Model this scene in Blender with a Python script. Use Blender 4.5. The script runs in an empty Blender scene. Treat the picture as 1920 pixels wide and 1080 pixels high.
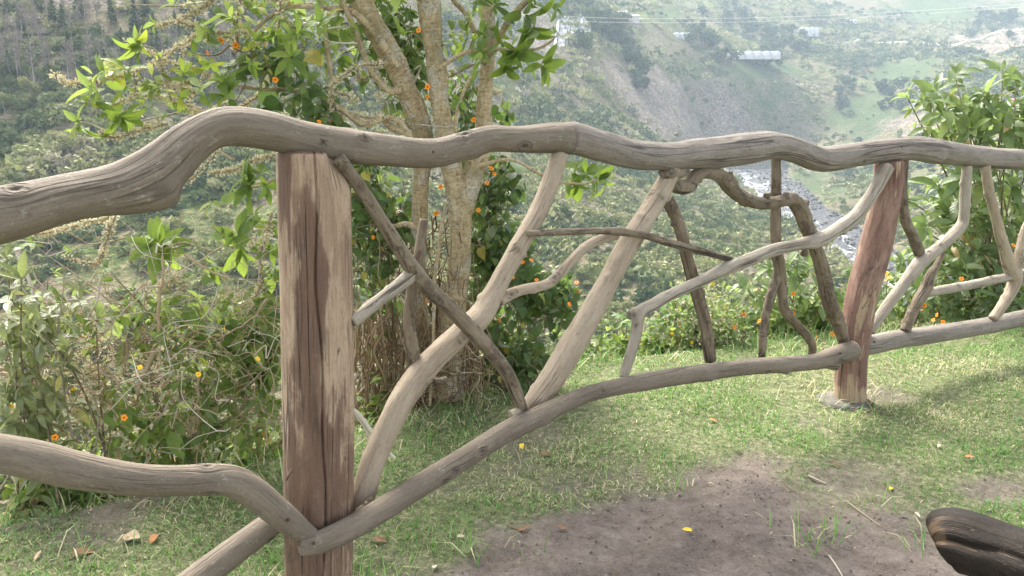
EXPOSURE, SKY, SUN, SUN_ANGLE, HAZE, HAZE_G = 2.98, 0.15, 1.35, 22.0, 0.00022, 0.0
import bpy, math, random
import numpy as np
from mathutils import Vector, noise as mnoise
rng = np.random.default_rng(7); random.seed(7)
C = bpy.context.scene.collection
F = 1500.0; PITCH = math.radians(12.8); H = 1.3
SP, CP = math.sin(PITCH), math.cos(PITCH)

# ------------------------------------------------------------------ camera geometry of the photograph
def ray(px, py):
    u = (px-960)/F; v = (py-540)/F
    return np.array([u, CP - v*SP, -SP - v*CP])
def at_y(px, py, y):
    d = ray(px, py); return np.array([0, 0, H]) + d*(y/d[1])
def on_z(px, py, z):
    d = ray(px, py); return np.array([0, 0, H]) + d*((z-H)/d[2])
def m_per_px(y):
    return y/F/CP*1.0

# ------------------------------------------------------------------ numpy noise
def _hash(i, j, k, seed):
    n = (i.astype(np.int64)*374761393 + j.astype(np.int64)*668265263 + k.astype(np.int64)*2147483647 + seed*1274126177) & 0xffffffff
    n = ((n ^ (n >> 13))*1274126177) & 0xffffffff
    n = (n ^ (n >> 16)) & 0xffffff
    return n/float(0xffffff)*2-1
def vnoise(x, y, z=None, seed=0):
    x = np.asarray(x, float); y = np.asarray(y, float)
    z = np.zeros_like(x) if z is None else np.asarray(z, float)
    i, j, k = np.floor(x), np.floor(y), np.floor(z)
    fx, fy, fz = x-i, y-j, z-k
    fx, fy, fz = [f*f*(3-2*f) for f in (fx, fy, fz)]
    r = 0
    for a in (0, 1):
        for b in (0, 1):
            for c in (0, 1):
                w = (fx if a else 1-fx)*(fy if b else 1-fy)*(fz if c else 1-fz)
                r = r + w*_hash(i+a, j+b, k+c, seed)
    return r
def fbm(x, y, z=None, seed=0, oct=4):
    r, amp, f = 0, 1.0, 1.0
    for o in range(oct):
        r = r + amp*vnoise(np.asarray(x)*f, np.asarray(y)*f, None if z is None else np.asarray(z)*f, seed+o*17)
        amp *= .5; f *= 2.03
    return r

# ------------------------------------------------------------------ objects
def empty(name, loc, label, cat, group=None):
    o = bpy.data.objects.new(name, None); C.objects.link(o)
    o.location = Vector(loc); o.empty_display_size = .1
    o['label'] = label; o['category'] = cat
    if group: o['group'] = group
    return o
def tag(o, label, cat, group=None):
    o['label'] = label; o['category'] = cat
    if group: o['group'] = group
    return o
def mesh(name, verts, faces, mat, parent=None, attrs=None, smooth=True, kind=None, org=None):
    """verts (N,3) in world space; faces: a list, or an int array (M,3|4) or a list of such arrays"""
    v = np.asarray(verts, dtype=np.float32).reshape(-1, 3).copy()
    off = np.zeros(3)
    if parent is not None:
        off = np.array(parent.location)
        q = parent.parent
        if q is not None: off = off + np.array(q.location)
    elif org is not None: off = np.array(org, float)
    v -= off.astype(np.float32)
    me = bpy.data.meshes.new(name)
    me.vertices.add(len(v)); me.vertices.foreach_set('co', v.ravel())
    if isinstance(faces, np.ndarray): faces = [faces]
    if isinstance(faces, list) and len(faces) and isinstance(faces[0], np.ndarray) and faces[0].ndim == 2:
        tot = np.concatenate([np.full(len(f), f.shape[1], dtype=np.int32) for f in faces])
        idx = np.concatenate([f.ravel() for f in faces]).astype(np.int32)
    else:
        tot = np.array([len(f) for f in faces], dtype=np.int32)
        idx = np.array([i for f in faces for i in f], dtype=np.int32)
    start = np.concatenate([[0], np.cumsum(tot)[:-1]]).astype(np.int32)
    me.loops.add(len(idx)); me.loops.foreach_set('vertex_index', idx)
    me.polygons.add(len(tot)); me.polygons.foreach_set('loop_start', start); me.polygons.foreach_set('loop_total', tot)
    me.polygons.foreach_set('use_smooth', np.full(len(tot), bool(smooth)))
    me.update(calc_edges=True)
    for k, a in (attrs or {}).items():
        a = np.asarray(a, dtype=np.float32)
        if a.ndim == 1:
            at = me.attributes.new(k, 'FLOAT', 'POINT'); at.data.foreach_set('value', a)
        else:
            at = me.attributes.new(k, 'FLOAT_VECTOR', 'POINT'); at.data.foreach_set('vector', a.ravel())
    if mat: me.materials.append(mat)
    o = bpy.data.objects.new(name, me); C.objects.link(o)
    if parent is not None: o.parent = parent
    elif org is not None: o.location = Vector(org)
    if kind: o['kind'] = kind
    return o

class Geo:
    """collects verts / faces / attributes of several pieces of one part"""
    def __init__(s): s.v = []; s.f3 = []; s.f4 = []; s.a = {}; s.n = 0
    def add(s, v, f, **a):
        v = np.asarray(v, float).reshape(-1, 3)
        f = np.asarray(f, int)
        if len(f): (s.f3 if f.shape[1] == 3 else s.f4).append(f+s.n)
        s.v.append(v); s.n += len(v)
        for k, x in a.items(): s.a.setdefault(k, []).append(np.asarray(x, float))
    def more(s, f):
        f = np.asarray(f, int)
        (s.f3 if f.shape[1] == 3 else s.f4).append(f)
    def build(s, name, mat, parent=None, **kw):
        fs = []
        if s.f4: fs.append(np.concatenate(s.f4))
        if s.f3: fs.append(np.concatenate(s.f3))
        return mesh(name, np.concatenate(s.v), fs, mat, parent, {k: np.concatenate(x) for k, x in s.a.items()}, **kw)

def smooth_path(P, step):
    P = np.asarray(P, float)
    if len(P) == 2: P = np.array([P[0], (P[0]+P[1])/2, P[1]])
    E = np.vstack([2*P[0]-P[1], P, 2*P[-1]-P[-2]])
    out = []
    for i in range(1, len(E)-2):
        p0, p1, p2, p3 = E[i-1:i+3]
        n = max(2, int(np.linalg.norm((p2-p1)[:3])/step))
        t = (np.arange(n)/n)[:, None]
        out.append(.5*((2*p1) + (-p0+p2)*t + (2*p0-5*p1+4*p2-p3)*t**2 + (-p0+3*p1-3*p2+p3)*t**3))
    out.append(P[-1:])
    return np.concatenate(out)
def frames(P):
    T = np.gradient(P, axis=0); T /= np.linalg.norm(T, axis=1)[:, None]+1e-12
    up = np.array([0, 0, 1.]) if abs(T[0][2]) < .85 else np.array([0, -1., 0])
    a = up - T[0]*np.dot(up, T[0]); a /= np.linalg.norm(a)
    A = np.zeros_like(P)
    for i in range(len(P)):
        a = a - T[i]*np.dot(a, T[i]); a /= np.linalg.norm(a); A[i] = a
    return T, A, np.cross(T, A)
KN = {}
def loft(P, R, seg=24, seed=0, lump=.05, flute=.03, knots=(), shape=None, caps=(1, 1), lowf=4.0, eyes=0):
    """a limb: rings along P with radii R, lumps, fluting and knots; attribute grain = straightened coordinates"""
    P = np.asarray(P, float); R = np.asarray(R, float); n = len(P)
    T, A, B = frames(P)
    s = np.concatenate([[0], np.cumsum(np.linalg.norm(np.diff(P, axis=0), axis=1))])
    th = np.linspace(0, 2*np.pi, seg, endpoint=False)
    S, TH = np.meshgrid(s, th, indexing='ij')
    c, sn = np.cos(TH), np.sin(TH)
    r0 = np.repeat(R[:, None], seg, 1)
    m = 1 + lump*fbm(c*1.1, sn*1.1, S*lowf, seed=seed, oct=3) + flute*vnoise(c*3.2, sn*3.2, S*3, seed=seed+5) + flute*.6*vnoise(c*8, sn*8, S*5, seed=seed+9)
    for (ks, kth, amp, ws, wth) in knots:
        d = np.angle(np.exp(1j*(TH-kth)))
        w_ = np.where(S < ks*s[-1], *(ws if isinstance(ws, tuple) else (ws, ws)))
        m = m + amp*np.exp(-((S-ks*s[-1])/w_)**2-(d/wth)**2)
    if shape is not None: m = m*shape(S, TH, s[-1])
    rr = r0*m; THG = TH.copy(); knot = np.zeros_like(S); er = np.random.default_rng(seed+1000)
    for _ in range(eyes):          # knots in the wood: the grain flows round them
        ks, kth, sz = er.uniform(.03, .97)*s[-1], er.uniform(-.4, 2.6), er.uniform(.006, .014)
        d = np.angle(np.exp(1j*(TH-kth))); q = np.sqrt(((S-ks)/(sz*1.5))**2+(d*r0/sz)**2)
        THG = THG-d*np.exp(-(q/1.7)**2); rr = rr*(1+.05*np.exp(-((q-1.1)/.5)**2)-.07*np.exp(-(q/.5)**2))
        knot = np.maximum(knot, np.maximum(np.exp(-(q/.55)**2), .6*np.exp(-((q-1.05)/.16)**2)))
    V = P[:, None, :] + A[:, None, :]*(rr*c)[..., None] + B[:, None, :]*(rr*sn)[..., None]
    cg_, sg_ = np.cos(THG), np.sin(THG); rm_ = float(np.mean(R)); grain = np.stack([cg_*rm_, sg_*rm_, S + seed*3.17], -1); KN['k'] = knot.reshape(-1); KN['S'] = S.reshape(-1); KN['TH'] = TH.reshape(-1)
    i = np.arange(n-1)[:, None]*seg; j = np.arange(seg)[None, :]; j2 = (j+1) % seg
    Fq = np.stack([i+j, i+j2, i+seg+j2, i+seg+j], -1).reshape(-1, 4)
    V = V.reshape(-1, 3); grain = grain.reshape(-1, 3); F3 = []; F4 = [Fq]
    for end, on in ((0, caps[0]), (1, caps[1])):
        if not on: continue
        ring = np.arange(seg) + (0 if end == 0 else (n-1)*seg)
        base = V[ring]; cen = base.mean(0); t = T[0]*-1 if end == 0 else T[-1]
        rr_ = R[0] if end == 0 else R[-1]
        e2 = cen + (base-cen)*.86 + t*rr_*.10
        k = len(V); V = np.vstack([V, e2, cen + t*rr_*.08])
        grain = np.vstack([grain, grain[ring]*[.86, .86, 1], [[0, 0, grain[ring][:, 2].mean()]]])
        jj = np.arange(seg); j2_ = (jj+1) % seg
        q = np.stack([ring[jj], k+jj, k+j2_, ring[j2_]], -1)
        tr = np.stack([k+jj, np.full(seg, k+seg), k+j2_], -1)
        if end == 1: q = q[:, ::-1]; tr = tr[:, ::-1]
        F4.append(q); F3.append(tr)
    fs = [np.concatenate(F4)] + ([np.concatenate(F3)] if F3 else [])
    for k_ in KN: KN[k_] = np.pad(KN[k_], (0, len(V)-len(KN[k_])))
    return V, fs, grain
def tube(geo, P, r0, r1, seg=5, **att):
    P = np.asarray(P, float); n = len(P); T, A, B = frames(P)
    R = np.linspace(r0, r1, n); th = np.linspace(0, 2*np.pi, seg, endpoint=False)
    V = P[:, None]+A[:, None]*(R[:, None]*np.cos(th))[..., None]+B[:, None]*(R[:, None]*np.sin(th))[..., None]
    i = np.arange(n-1)[:, None]*seg; j = np.arange(seg)[None]; j2 = (j+1) % seg
    f = np.stack([i+j, i+j2, i+seg+j2, i+seg+j], -1).reshape(-1, 4)
    geo.add(V.reshape(-1, 3), f, **{k: np.full(n*seg, x) for k, x in att.items()})

def unit(a): return a/(np.linalg.norm(a, axis=-1, keepdims=True)+1e-9)
PROF = {'oval': lambda v: np.sin(np.pi*v**.85)**.8, 'long': lambda v: np.sin(np.pi*v**.9)**.9,
        'heart': lambda v: np.where(v < .04, .62, np.clip(1.15*np.cos(np.pi/2*np.clip((v-.22)/.78, 0, 1)), 0, 1)*np.where(v < .22, .8+.2*v/.22, 1)),
        'drop': lambda v: np.sin(np.pi*v**.7)}
def leaves(geo, base, d, up, L, W, curl=.6, fold=.25, kind='oval', rnd=None, nv=6, wave=.0):
    """leaf blades: base points, directions, face-up vectors, lengths, widths (all arrays)"""
    base = np.atleast_2d(base); n = len(base)
    d = unit(np.atleast_2d(d)); up = np.atleast_2d(up)
    b = unit(np.cross(d, up)); nr = np.cross(b, d)
    L = np.broadcast_to(L, n); W = np.broadcast_to(W, n); K = np.broadcast_to(curl, n); FO = np.broadcast_to(fold, n)
    v = np.linspace(0, 1, nv); w = PROF[kind](v); w[-1] = .02
    k = np.where(np.abs(K) < 1e-3, 1e-3, K)[:, None]
    x = np.sin(k*v)/k*L[:, None]; z = -(1-np.cos(k*v))/k*L[:, None]
    u = np.array([-1, 0, 1.])
    hw = (W[:, None]*.5)*w[None]
    ph = rng.uniform(0, 6.28, n)
    V = (base[:, None, None] + d[:, None, None]*x[:, :, None, None] + nr[:, None, None]*z[:, :, None, None]
         + b[:, None, None]*(hw[:, :, None]*u)[..., None]*np.cos(FO)[:, None, None, None]
         + nr[:, None, None]*(hw[:, :, None]*np.abs(u)*(np.sin(FO)[:, None, None]+wave*np.sin(9*v[None, :, None]+ph[:, None, None]+u*1.3)))[..., None])
    idx = np.arange(nv*3).reshape(nv, 3)
    q = np.stack([idx[:-1, :-1], idx[:-1, 1:], idx[1:, 1:], idx[1:, :-1]], -1).reshape(-1, 4)
    f = (q[None]+np.arange(n)[:, None, None]*nv*3).reshape(-1, 4)
    if rnd is None: rnd = rng.uniform(0, 1, n)
    uv = np.stack(np.broadcast_arrays(u[None, None, :]*np.ones((n, nv, 1)), v[None, :, None], np.broadcast_to(rnd, n)[:, None, None]), -1)
    geo.add(V.reshape(-1, 3), f, leafuv=uv.reshape(-1, 3))
def rand_dirs(n): return unit(rng.normal(size=(n, 3)))

# ------------------------------------------------------------------ materials
def new_mat(name):
    m = bpy.data.materials.new(name); m.use_nodes = True
    nt = m.node_tree; nt.nodes.clear()
    out = nt.nodes.new('ShaderNodeOutputMaterial')
    return m, nt, out
class NB:
    def __init__(s, nt): s.nt = nt
    def n(s, t, ins=None, **props):
        nd = s.nt.nodes.new('ShaderNode'+t)
        for k, v in props.items(): setattr(nd, k, v)
        for k, v in (ins or {}).items(): s.set(nd.inputs[k], v)
        return nd
    def set(s, sock, v):
        if isinstance(v, bpy.types.NodeSocket): s.nt.links.new(v, sock)
        else:
            if isinstance(v, (tuple, list)) and len(v) == 3 and sock.type == 'RGBA': v = (*v, 1)
            sock.default_value = v
    def attr(s, name): return s.n('Attribute', attribute_name=name)
    def noise(s, vec, scale, detail=4, rough=.55, dist=0):
        return s.n('TexNoise', {'Vector': vec, 'Scale': scale, 'Detail': detail, 'Roughness': rough, 'Distortion': dist}).outputs['Fac']
    def ramp(s, fac, stops, interp='LINEAR'):
        r = s.n('ValToRGB', {'Fac': fac}); e = r.color_ramp.elements; r.color_ramp.interpolation = interp
        while len(e) < len(stops): e.new(.5)
        for el, (p, c) in zip(e, stops):
            el.position = p; el.color = (*c, 1) if isinstance(c, (tuple, list)) else (c, c, c, 1)
        return r.outputs['Color']
    def mix(s, fac, a, b, mode='MIX'):
        m = s.n('MixRGB', {'Fac': fac, 'Color1': a, 'Color2': b}, blend_type=mode); return m.outputs[0]
    def math(s, op, a, b=0.0, c=None, clamp=False):
        m = s.n('Math', operation=op, use_clamp=clamp); s.set(m.inputs[0], a); s.set(m.inputs[1], b)
        if c is not None: s.set(m.inputs[2], c)
        return m.outputs[0]
    def scale(s, vec, sc):
        m = s.n('VectorMath', {0: vec}, operation='MULTIPLY'); m.inputs[1].default_value = sc; return m.outputs[0]
    def bump(s, h, strength, dist, normal=None):
        i = {'Height': h, 'Strength': strength, 'Distance': dist}
        if normal is not None: i['Normal'] = normal
        return s.n('Bump', i).outputs[0]
    def bsdf(s, out, **k):
        ins = {kk.replace('_', ' '): v for kk, v in k.items()}
        p = s.n('BsdfPrincipled', ins); s.nt.links.new(p.outputs[0], out.inputs['Surface']); return p

def wood_mat(name, cols, patch=None, patch_amt=.5, crack=.8, rough=.75, streak=110., coat=0., patch_pos=(.48, .58), spec=.3, bark=(.615, .7), lichen=.45, tone=(.13, .075, .05)):
    m, nt, out = new_mat(name); b = NB(nt)
    g = b.attr('grain').outputs['Vector']
    fine = b.noise(b.scale(g, (1, 1, .07)), streak*2.2, 6, .7)
    mid = b.noise(b.scale(g, (1, 1, .16)), streak*.75, 5, .65, .3)
    big = b.noise(b.scale(g, (1, 1, .5)), 12., 6, .7, .3)
    mic = b.noise(b.scale(g, (1, 1, .5)), 260., 4, .75)
    f = b.math('ADD', b.math('ADD', b.math('MULTIPLY', fine, .36), b.math('MULTIPLY', mic, .26)), b.math('ADD', b.math('MULTIPLY', mid, .20), b.math('MULTIPLY', big, .24)))
    col = b.ramp(f, [(.34, cols[0]), (.47, [x*.45+y*.55 for x, y in zip(cols[0], cols[1])]), (.53, cols[1]), (.72, cols[2])])
    if patch:
        pn = b.noise(b.scale(g, (1, 1, .28)), 15., 7, .72, .5)
        pm = b.ramp(pn, [(patch_pos[0], 0.), (patch_pos[1], 1.)])
        pc = b.ramp(fine, [(.3, [x*.55 for x in patch]), (.7, patch)])
        col = b.mix(b.math('MULTIPLY', pm, patch_amt), col, pc)
    col = b.mix(b.ramp(b.math('ADD', b.attr('tone').outputs['Fac'], b.math('MULTIPLY', b.math('SUBTRACT', b.math('ADD', b.math('MULTIPLY', fine, .5), b.math('MULTIPLY', pn if patch else mid, .5)), .5), 2.0)), [(.30, 0.), (.46, .85), (.8, 1.)]), col, b.ramp(fine, [(.3, [x*.75 for x in tone]), (.7, [x*1.35 for x in tone])]))
    bk = b.ramp(b.noise(b.scale(g, (1, 1, .6)), 26., 7, .75, .4), [(bark[0], 0.), (bark[0]+.015, 1.)])      # scraps of bark left on
    col = b.mix(b.math('MULTIPLY', bk, bark[1]), col, b.ramp(mic, [(.3, (.045, .032, .022)), (.7, (.15, .112, .080))]))
    lc = b.math('MULTIPLY', b.ramp(b.noise(g, 32., 5, .7), [(.60, 0.), (.64, 1.)]), b.ramp(mic, [(.45, 0.), (.55, 1.)]))      # grey-green lichen specks
    col = b.mix(b.math('MULTIPLY', lc, lichen), col, (.34, .345, .27))
    # weather stains and speckles
    sp = b.ramp(b.noise(b.scale(g, (1, 1, .35)), 95., 4, .7), [(.60, 0.), (.70, 1.)])
    col = b.mix(b.math('MULTIPLY', sp, .45), col, [x*.35 for x in cols[0]])
    # drying cracks: thin iso-lines of a noise stretched along the limb
    cn = b.noise(b.scale(g, (1, 1, .025)), 22., 2, .5)
    line = b.ramp(b.math('ABSOLUTE', b.math('SUBTRACT', cn, .5)), [(.0, 1.), (.006, .85), (.013, 0.)])
    mask = b.ramp(b.noise(b.scale(g, (1, 1, .25)), 11., 2), [(.46, 0.), (.56, 1.)])
    cr = b.math('MULTIPLY', b.math('MULTIPLY', line, mask), crack)
    cn2 = b.noise(b.scale(g, (1, 1, .02)), 60., 2, .5)
    line2 = b.ramp(b.math('ABSOLUTE', b.math('SUBTRACT', cn2, .5)), [(.0, 1.), (.018, .0)])
    cr2 = b.math('MULTIPLY', b.math('MULTIPLY', line2, b.ramp(b.noise(b.scale(g, (1, 1, .3)), 17., 2), [(.5, 0.), (.6, 1.)])), crack*.55)
    crk = b.math('MAXIMUM', b.math('MAXIMUM', cr, cr2), b.math('MULTIPLY', b.attr('knot').outputs['Fac'], .8))
    col = b.mix(crk, col, (.018, .013, .010))
    h = b.math('SUBTRACT', b.math('ADD', b.math('MULTIPLY', bk, .9), b.math('ADD', b.math('MULTIPLY', fine, .7), b.math('ADD', b.math('MULTIPLY', mid, .5), b.math('MULTIPLY', mic, .4)))), b.math('MULTIPLY', crk, 2.2))
    nr = b.bump(h, .8, .005)
    ks = {}
    if coat: ks = dict(Coat_Weight=coat, Coat_Roughness=.16)
    b.bsdf(out, Base_Color=col, Roughness=rough, Normal=nr, Specular_IOR_Level=spec, **ks)
    return m
def leaf_mat(name, stops, back, trans=(.22, .34, .05), tw=.36, rough=.42, vein=.35, spec=.45):
    m, nt, out = new_mat(name); b = NB(nt)
    a = b.attr('leafuv').outputs['Vector']
    sx = b.n('SeparateXYZ', {0: a}); u, v, r = sx.outputs
    col = b.ramp(r, stops)
    geo = b.n('NewGeometry')
    tx = b.n('TexCoord').outputs['Object']
    col = b.mix(.5, col, b.ramp(b.noise(tx, 22., 3), [(.3, (.5, .5, .5)), (.7, (1.35, 1.3, 1.1))]), 'MULTIPLY')
    au = b.math('ABSOLUTE', u)
    mid = b.ramp(au, [(.0, 1.), (.10, 0.)])
    sv = b.math('SINE', b.math('ADD', b.math('MULTIPLY', v, 46.), b.math('MULTIPLY', au, -7.)))
    side = b.math('MULTIPLY', b.ramp(sv, [(.80, 0.), (.98, 1.)]), .5)
    vn = b.math('MULTIPLY', b.math('MAXIMUM', mid, side), vein)
    pale = b.mix(.5, col, (.30, .36, .17))
    col = b.mix(vn, col, pale)
    col = b.mix(geo.outputs['Backfacing'], col, b.mix(.6, col, back))
    nr = b.bump(sv, .25, .002)
    p = b.n('BsdfPrincipled', {'Base Color': col, 'Roughness': rough, 'Specular IOR Level': spec, 'Normal': nr})
    t = b.n('BsdfTranslucent', {'Color': b.mix(.55, b.mix(1., col, (2.1, 2.1, 1.4), 'MULTIPLY'), trans)})
    mx = b.n('MixShader', {0: tw, 1: p.outputs[0], 2: t.outputs[0]})
    nt.links.new(mx.outputs[0], out.inputs['Surface'])
    return m
def rnd_mat(name, stops, rough=.8, tw=.0, trans=(.2, .3, .06), vary=0., attr='rnd', spec=.25):
    m, nt, out = new_mat(name); b = NB(nt)
    col = b.ramp(b.attr(attr).outputs['Fac'], stops)
    if vary:
        tx = b.n('TexCoord').outputs['Object']
        col = b.mix(1., col, b.ramp(b.noise(tx, vary, 4, .6), [(.3, (.62, .62, .62)), (.7, (1.3, 1.28, 1.2))]), 'MULTIPLY')
    p = b.n('BsdfPrincipled', {'Base Color': col, 'Roughness': rough, 'Specular IOR Level': spec})
    if tw:
        t = b.n('BsdfTranslucent', {'Color': b.mix(.5, col, trans)})
        mx = b.n('MixShader', {0: tw, 1: p.outputs[0], 2: t.outputs[0]})
        nt.links.new(mx.outputs[0], out.inputs['Surface'])
    else: nt.links.new(p.outputs[0], out.inputs['Surface'])
    return m
def plain_mat(name, c1, c2, scale=30., rough=.7, bump=.3, bd=.004, c3=None, detail=5):
    m, nt, out = new_mat(name); b = NB(nt)
    tx = b.n('TexCoord').outputs['Object']
    n = b.noise(tx, scale, detail, .62)
    st = [(.32, c1), (.68, c2)] if c3 is None else [(.32, c1), (.5, c2), (.7, c3)]
    col = b.ramp(n, st)
    b.bsdf(out, Base_Color=col, Roughness=rough, Normal=b.bump(n, bump, bd), Specular_IOR_Level=.3)
    return m
# ------------------------------------------------------------------ render, camera, light
sc = bpy.context.scene
cam = bpy.data.cameras.new('camera'); camo = bpy.data.objects.new('camera', cam); C.objects.link(camo)
camo.location = (0, 0, H); camo.rotation_euler = (math.pi/2-PITCH, 0, 0)
cam.sensor_width = 36; cam.lens = 36*F/1920; cam.clip_start = .05; cam.clip_end = 9000
sc.camera = camo
sc.view_settings.view_transform = 'Standard'; sc.view_settings.look = 'None'; sc.view_settings.gamma = 1
sc.view_settings.exposure = EXPOSURE
sc.cycles.max_bounces = 7; sc.cycles.diffuse_bounces = 3; sc.cycles.glossy_bounces = 2; sc.cycles.transmission_bounces = 4
sc.cycles.transparent_max_bounces = 6; sc.cycles.volume_bounces = 1
sc.cycles.caustics_reflective = False; sc.cycles.caustics_refractive = False
SUN_AZ, SUN_EL = math.radians(-28), math.radians(50)     # from straight ahead towards the side of the big tree
sv = Vector((math.sin(SUN_AZ)*math.cos(SUN_EL), math.cos(SUN_AZ)*math.cos(SUN_EL), math.sin(SUN_EL)))
w = bpy.data.worlds.new('World'); sc.world = w; w.use_nodes = True
nt = w.node_tree; nt.nodes.clear()
sky = nt.nodes.new('ShaderNodeTexSky'); sky.sky_type = 'NISHITA'; sky.sun_disc = False
sky.sun_elevation = SUN_EL; sky.sun_rotation = SUN_AZ; sky.dust_density = 7.0; sky.air_density = 0.55; sky.ozone_density = 0.2; sky.altitude = 1800
bg = nt.nodes.new('ShaderNodeBackground'); bg.inputs['Strength'].default_value = SKY
wo = nt.nodes.new('ShaderNodeOutputWorld')
lum = nt.nodes.new('ShaderNodeRGBToBW'); nt.links.new(sky.outputs[0], lum.inputs[0])      # thin high cloud takes most of the blue out of the sky
tint = nt.nodes.new('ShaderNodeMixRGB'); tint.blend_type = 'MULTIPLY'; tint.inputs[0].default_value = 1; tint.inputs[2].default_value = (1.03, 1.0, .94, 1); nt.links.new(lum.outputs[0], tint.inputs[1])
veil = nt.nodes.new('ShaderNodeMixRGB'); veil.inputs[0].default_value = .8; nt.links.new(sky.outputs[0], veil.inputs[1]); nt.links.new(tint.outputs[0], veil.inputs[2])
nt.links.new(veil.outputs[0], bg.inputs['Color']); nt.links.new(bg.outputs[0], wo.inputs['Surface'])
sun = bpy.data.lights.new('sun', 'SUN'); sun.energy = SUN; sun.angle = math.radians(SUN_ANGLE); sun.color = (1, .93, .82)
so = bpy.data.objects.new('sun', sun); C.objects.link(so); so.rotation_euler = (-sv).to_track_quat('-Z', 'Y').to_euler()
so.location = (-3, 5, 12)

# ------------------------------------------------------------------ wood colours
M_rail = wood_mat('weathered_grey_wood', [(.115, .092, .068), (.178, .146, .111), (.26, .22, .174)], (.118, .095, .070), .2, crack=.5, bark=(.68, .6))
M_railb = wood_mat('weathered_silver_wood', [(.130, .110, .090), (.215, .187, .157), (.345, .31, .27)], (.14, .12, .096), .25, crack=.6, bark=(.70, .6))
M_limb = wood_mat('peeled_tan_wood', [(.235, .182, .128), (.345, .282, .208), (.45, .382, .295)], (.25, .18, .12), .35, crack=.5, bark=(.66, .75))
M_dark = wood_mat('brown_branch_wood', [(.108, .082, .055), (.195, .155, .108), (.30, .25, .185)], (.10, .07, .046), .4, bark=(.56, .75))
M_silver = wood_mat('bleached_branch_wood', [(.205, .172, .132), (.325, .285, .228), (.47, .42, .35)], (.21, .17, .125), .3, bark=(.66, .7))
M_post = wood_mat('reddish_post_wood', [(.25, .170, .115), (.385, .285, .195), (.48, .38, .275)], (.25, .15, .10), .5, crack=.75, patch_pos=(.46, .56), streak=90, lichen=.12, bark=(.64, .6), tone=(.128, .078, .054))
M_post2 = wood_mat('red_brown_post_wood', [(.17, .098, .072), (.25, .155, .118), (.36, .26, .205)], (.15, .072, .055), .6, crack=.6, patch_pos=(.44, .56), streak=80, lichen=.15, tone=(.33, .25, .16))
M_log = wood_mat('varnished_dark_log', [(.008, .007, .006), (.018, .014, .011), (.045, .032, .022)], (.10, .07, .045), .5, rough=.55, coat=0., spec=.12, lichen=0., patch_pos=(.56, .64), streak=50, tone=(.085, .058, .036))

# ------------------------------------------------------------------ the fence
Q1 = at_y(595, 700, 1.85); Q1[2] = 0
Q2 = on_z(1594, 748, 0)
Q3 = at_y(1960, 600, 4.15); Q3[2] = 0
def plane_of(a, b):
    d = unit(b-a); n = np.cross(d, [0, 0, 1.]); n = n*np.sign(-n[1]); return n   # towards the camera
N1, N2 = plane_of(Q1, Q2), plane_of(Q2, Q3)
def fp(px, py, off):
    """point of the fence plane (shifted towards the camera by off) seen along a photo ray"""
    d = ray(px, py); o = np.array([0, 0, H])
    t = np.dot(Q1+N1*off-o, N1)/np.dot(d, N1); p = o+d*t
    if np.dot(p-Q2, unit(Q2-Q1)) > 0:
        t = np.dot(Q2+N2*off-o, N2)/np.dot(d, N2); p = o+d*t
    return p, t
def limb_path(pts, off=0., off1=None, step=.012):
    n = len(pts); rows = []
    for i, q in enumerate(pts):
        o = off if off1 is None else off+(off1-off)*i/(n-1)
        if len(q) > 3: o = q[3]
        p, t = fp(q[0], q[1], o)
        rows.append([*p, q[2]/2*t/F])
    S = smooth_path(rows, step)
    return S[:, :3], np.maximum(S[:, 3], .002)
fence = empty('rustic_fence', Q1, 'rustic fence of crooked weathered logs and branches along the lawn edge', 'fence')
cnt = [10]
def member(name, pts, off, mat, off1=None, seg=20, label=None, step=.007, **kw):
    cnt[0] += 7
    P, R = limb_path(pts, off, off1, step)
    V, fs, g = loft(P, R, seg, cnt[0], **{'eyes': 3, **kw})
    o = mesh(name, V, fs, mat, fence, {'grain': g, 'knot': KN['k']})
    if label: o['label'] = label
    return o

# posts
def post1_shape(S, TH, L):
    m = np.ones_like(S)
    # hewn flat facet on the face towards the lawn, and a chamfer at its top
    d = np.angle(np.exp(1j*(TH-FACET)))
    flat = .80/np.maximum(np.cos(np.clip(d, -1.2, 1.2)), .3)
    m = np.minimum(m, flat)
    d2 = np.angle(np.exp(1j*(TH-FACET2)))
    ch = np.clip((S-(L-.085))/.085, 0, 1)**1.6*.62
    m = m*(1-ch*np.exp(-(d2/.75)**2))
    # the long drying check
    c = CRK + .10*np.sin(S*4) + .05*np.sin(S*17)
    wdt = .014+.022*np.clip(S/L, 0, 1)
    dc = np.angle(np.exp(1j*(TH-c)))
    m = m - .20*np.exp(-(dc/wdt)**2)*np.clip(S*3, 0.25, 1)
    return m
P, R_ = limb_path([(588, 289, 131), (590, 400, 130), (594, 600, 128), (597, 800, 125), (597, 1000, 121), (597, 1090, 119), (597, 1240, 117)][::-1], 0.)
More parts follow.
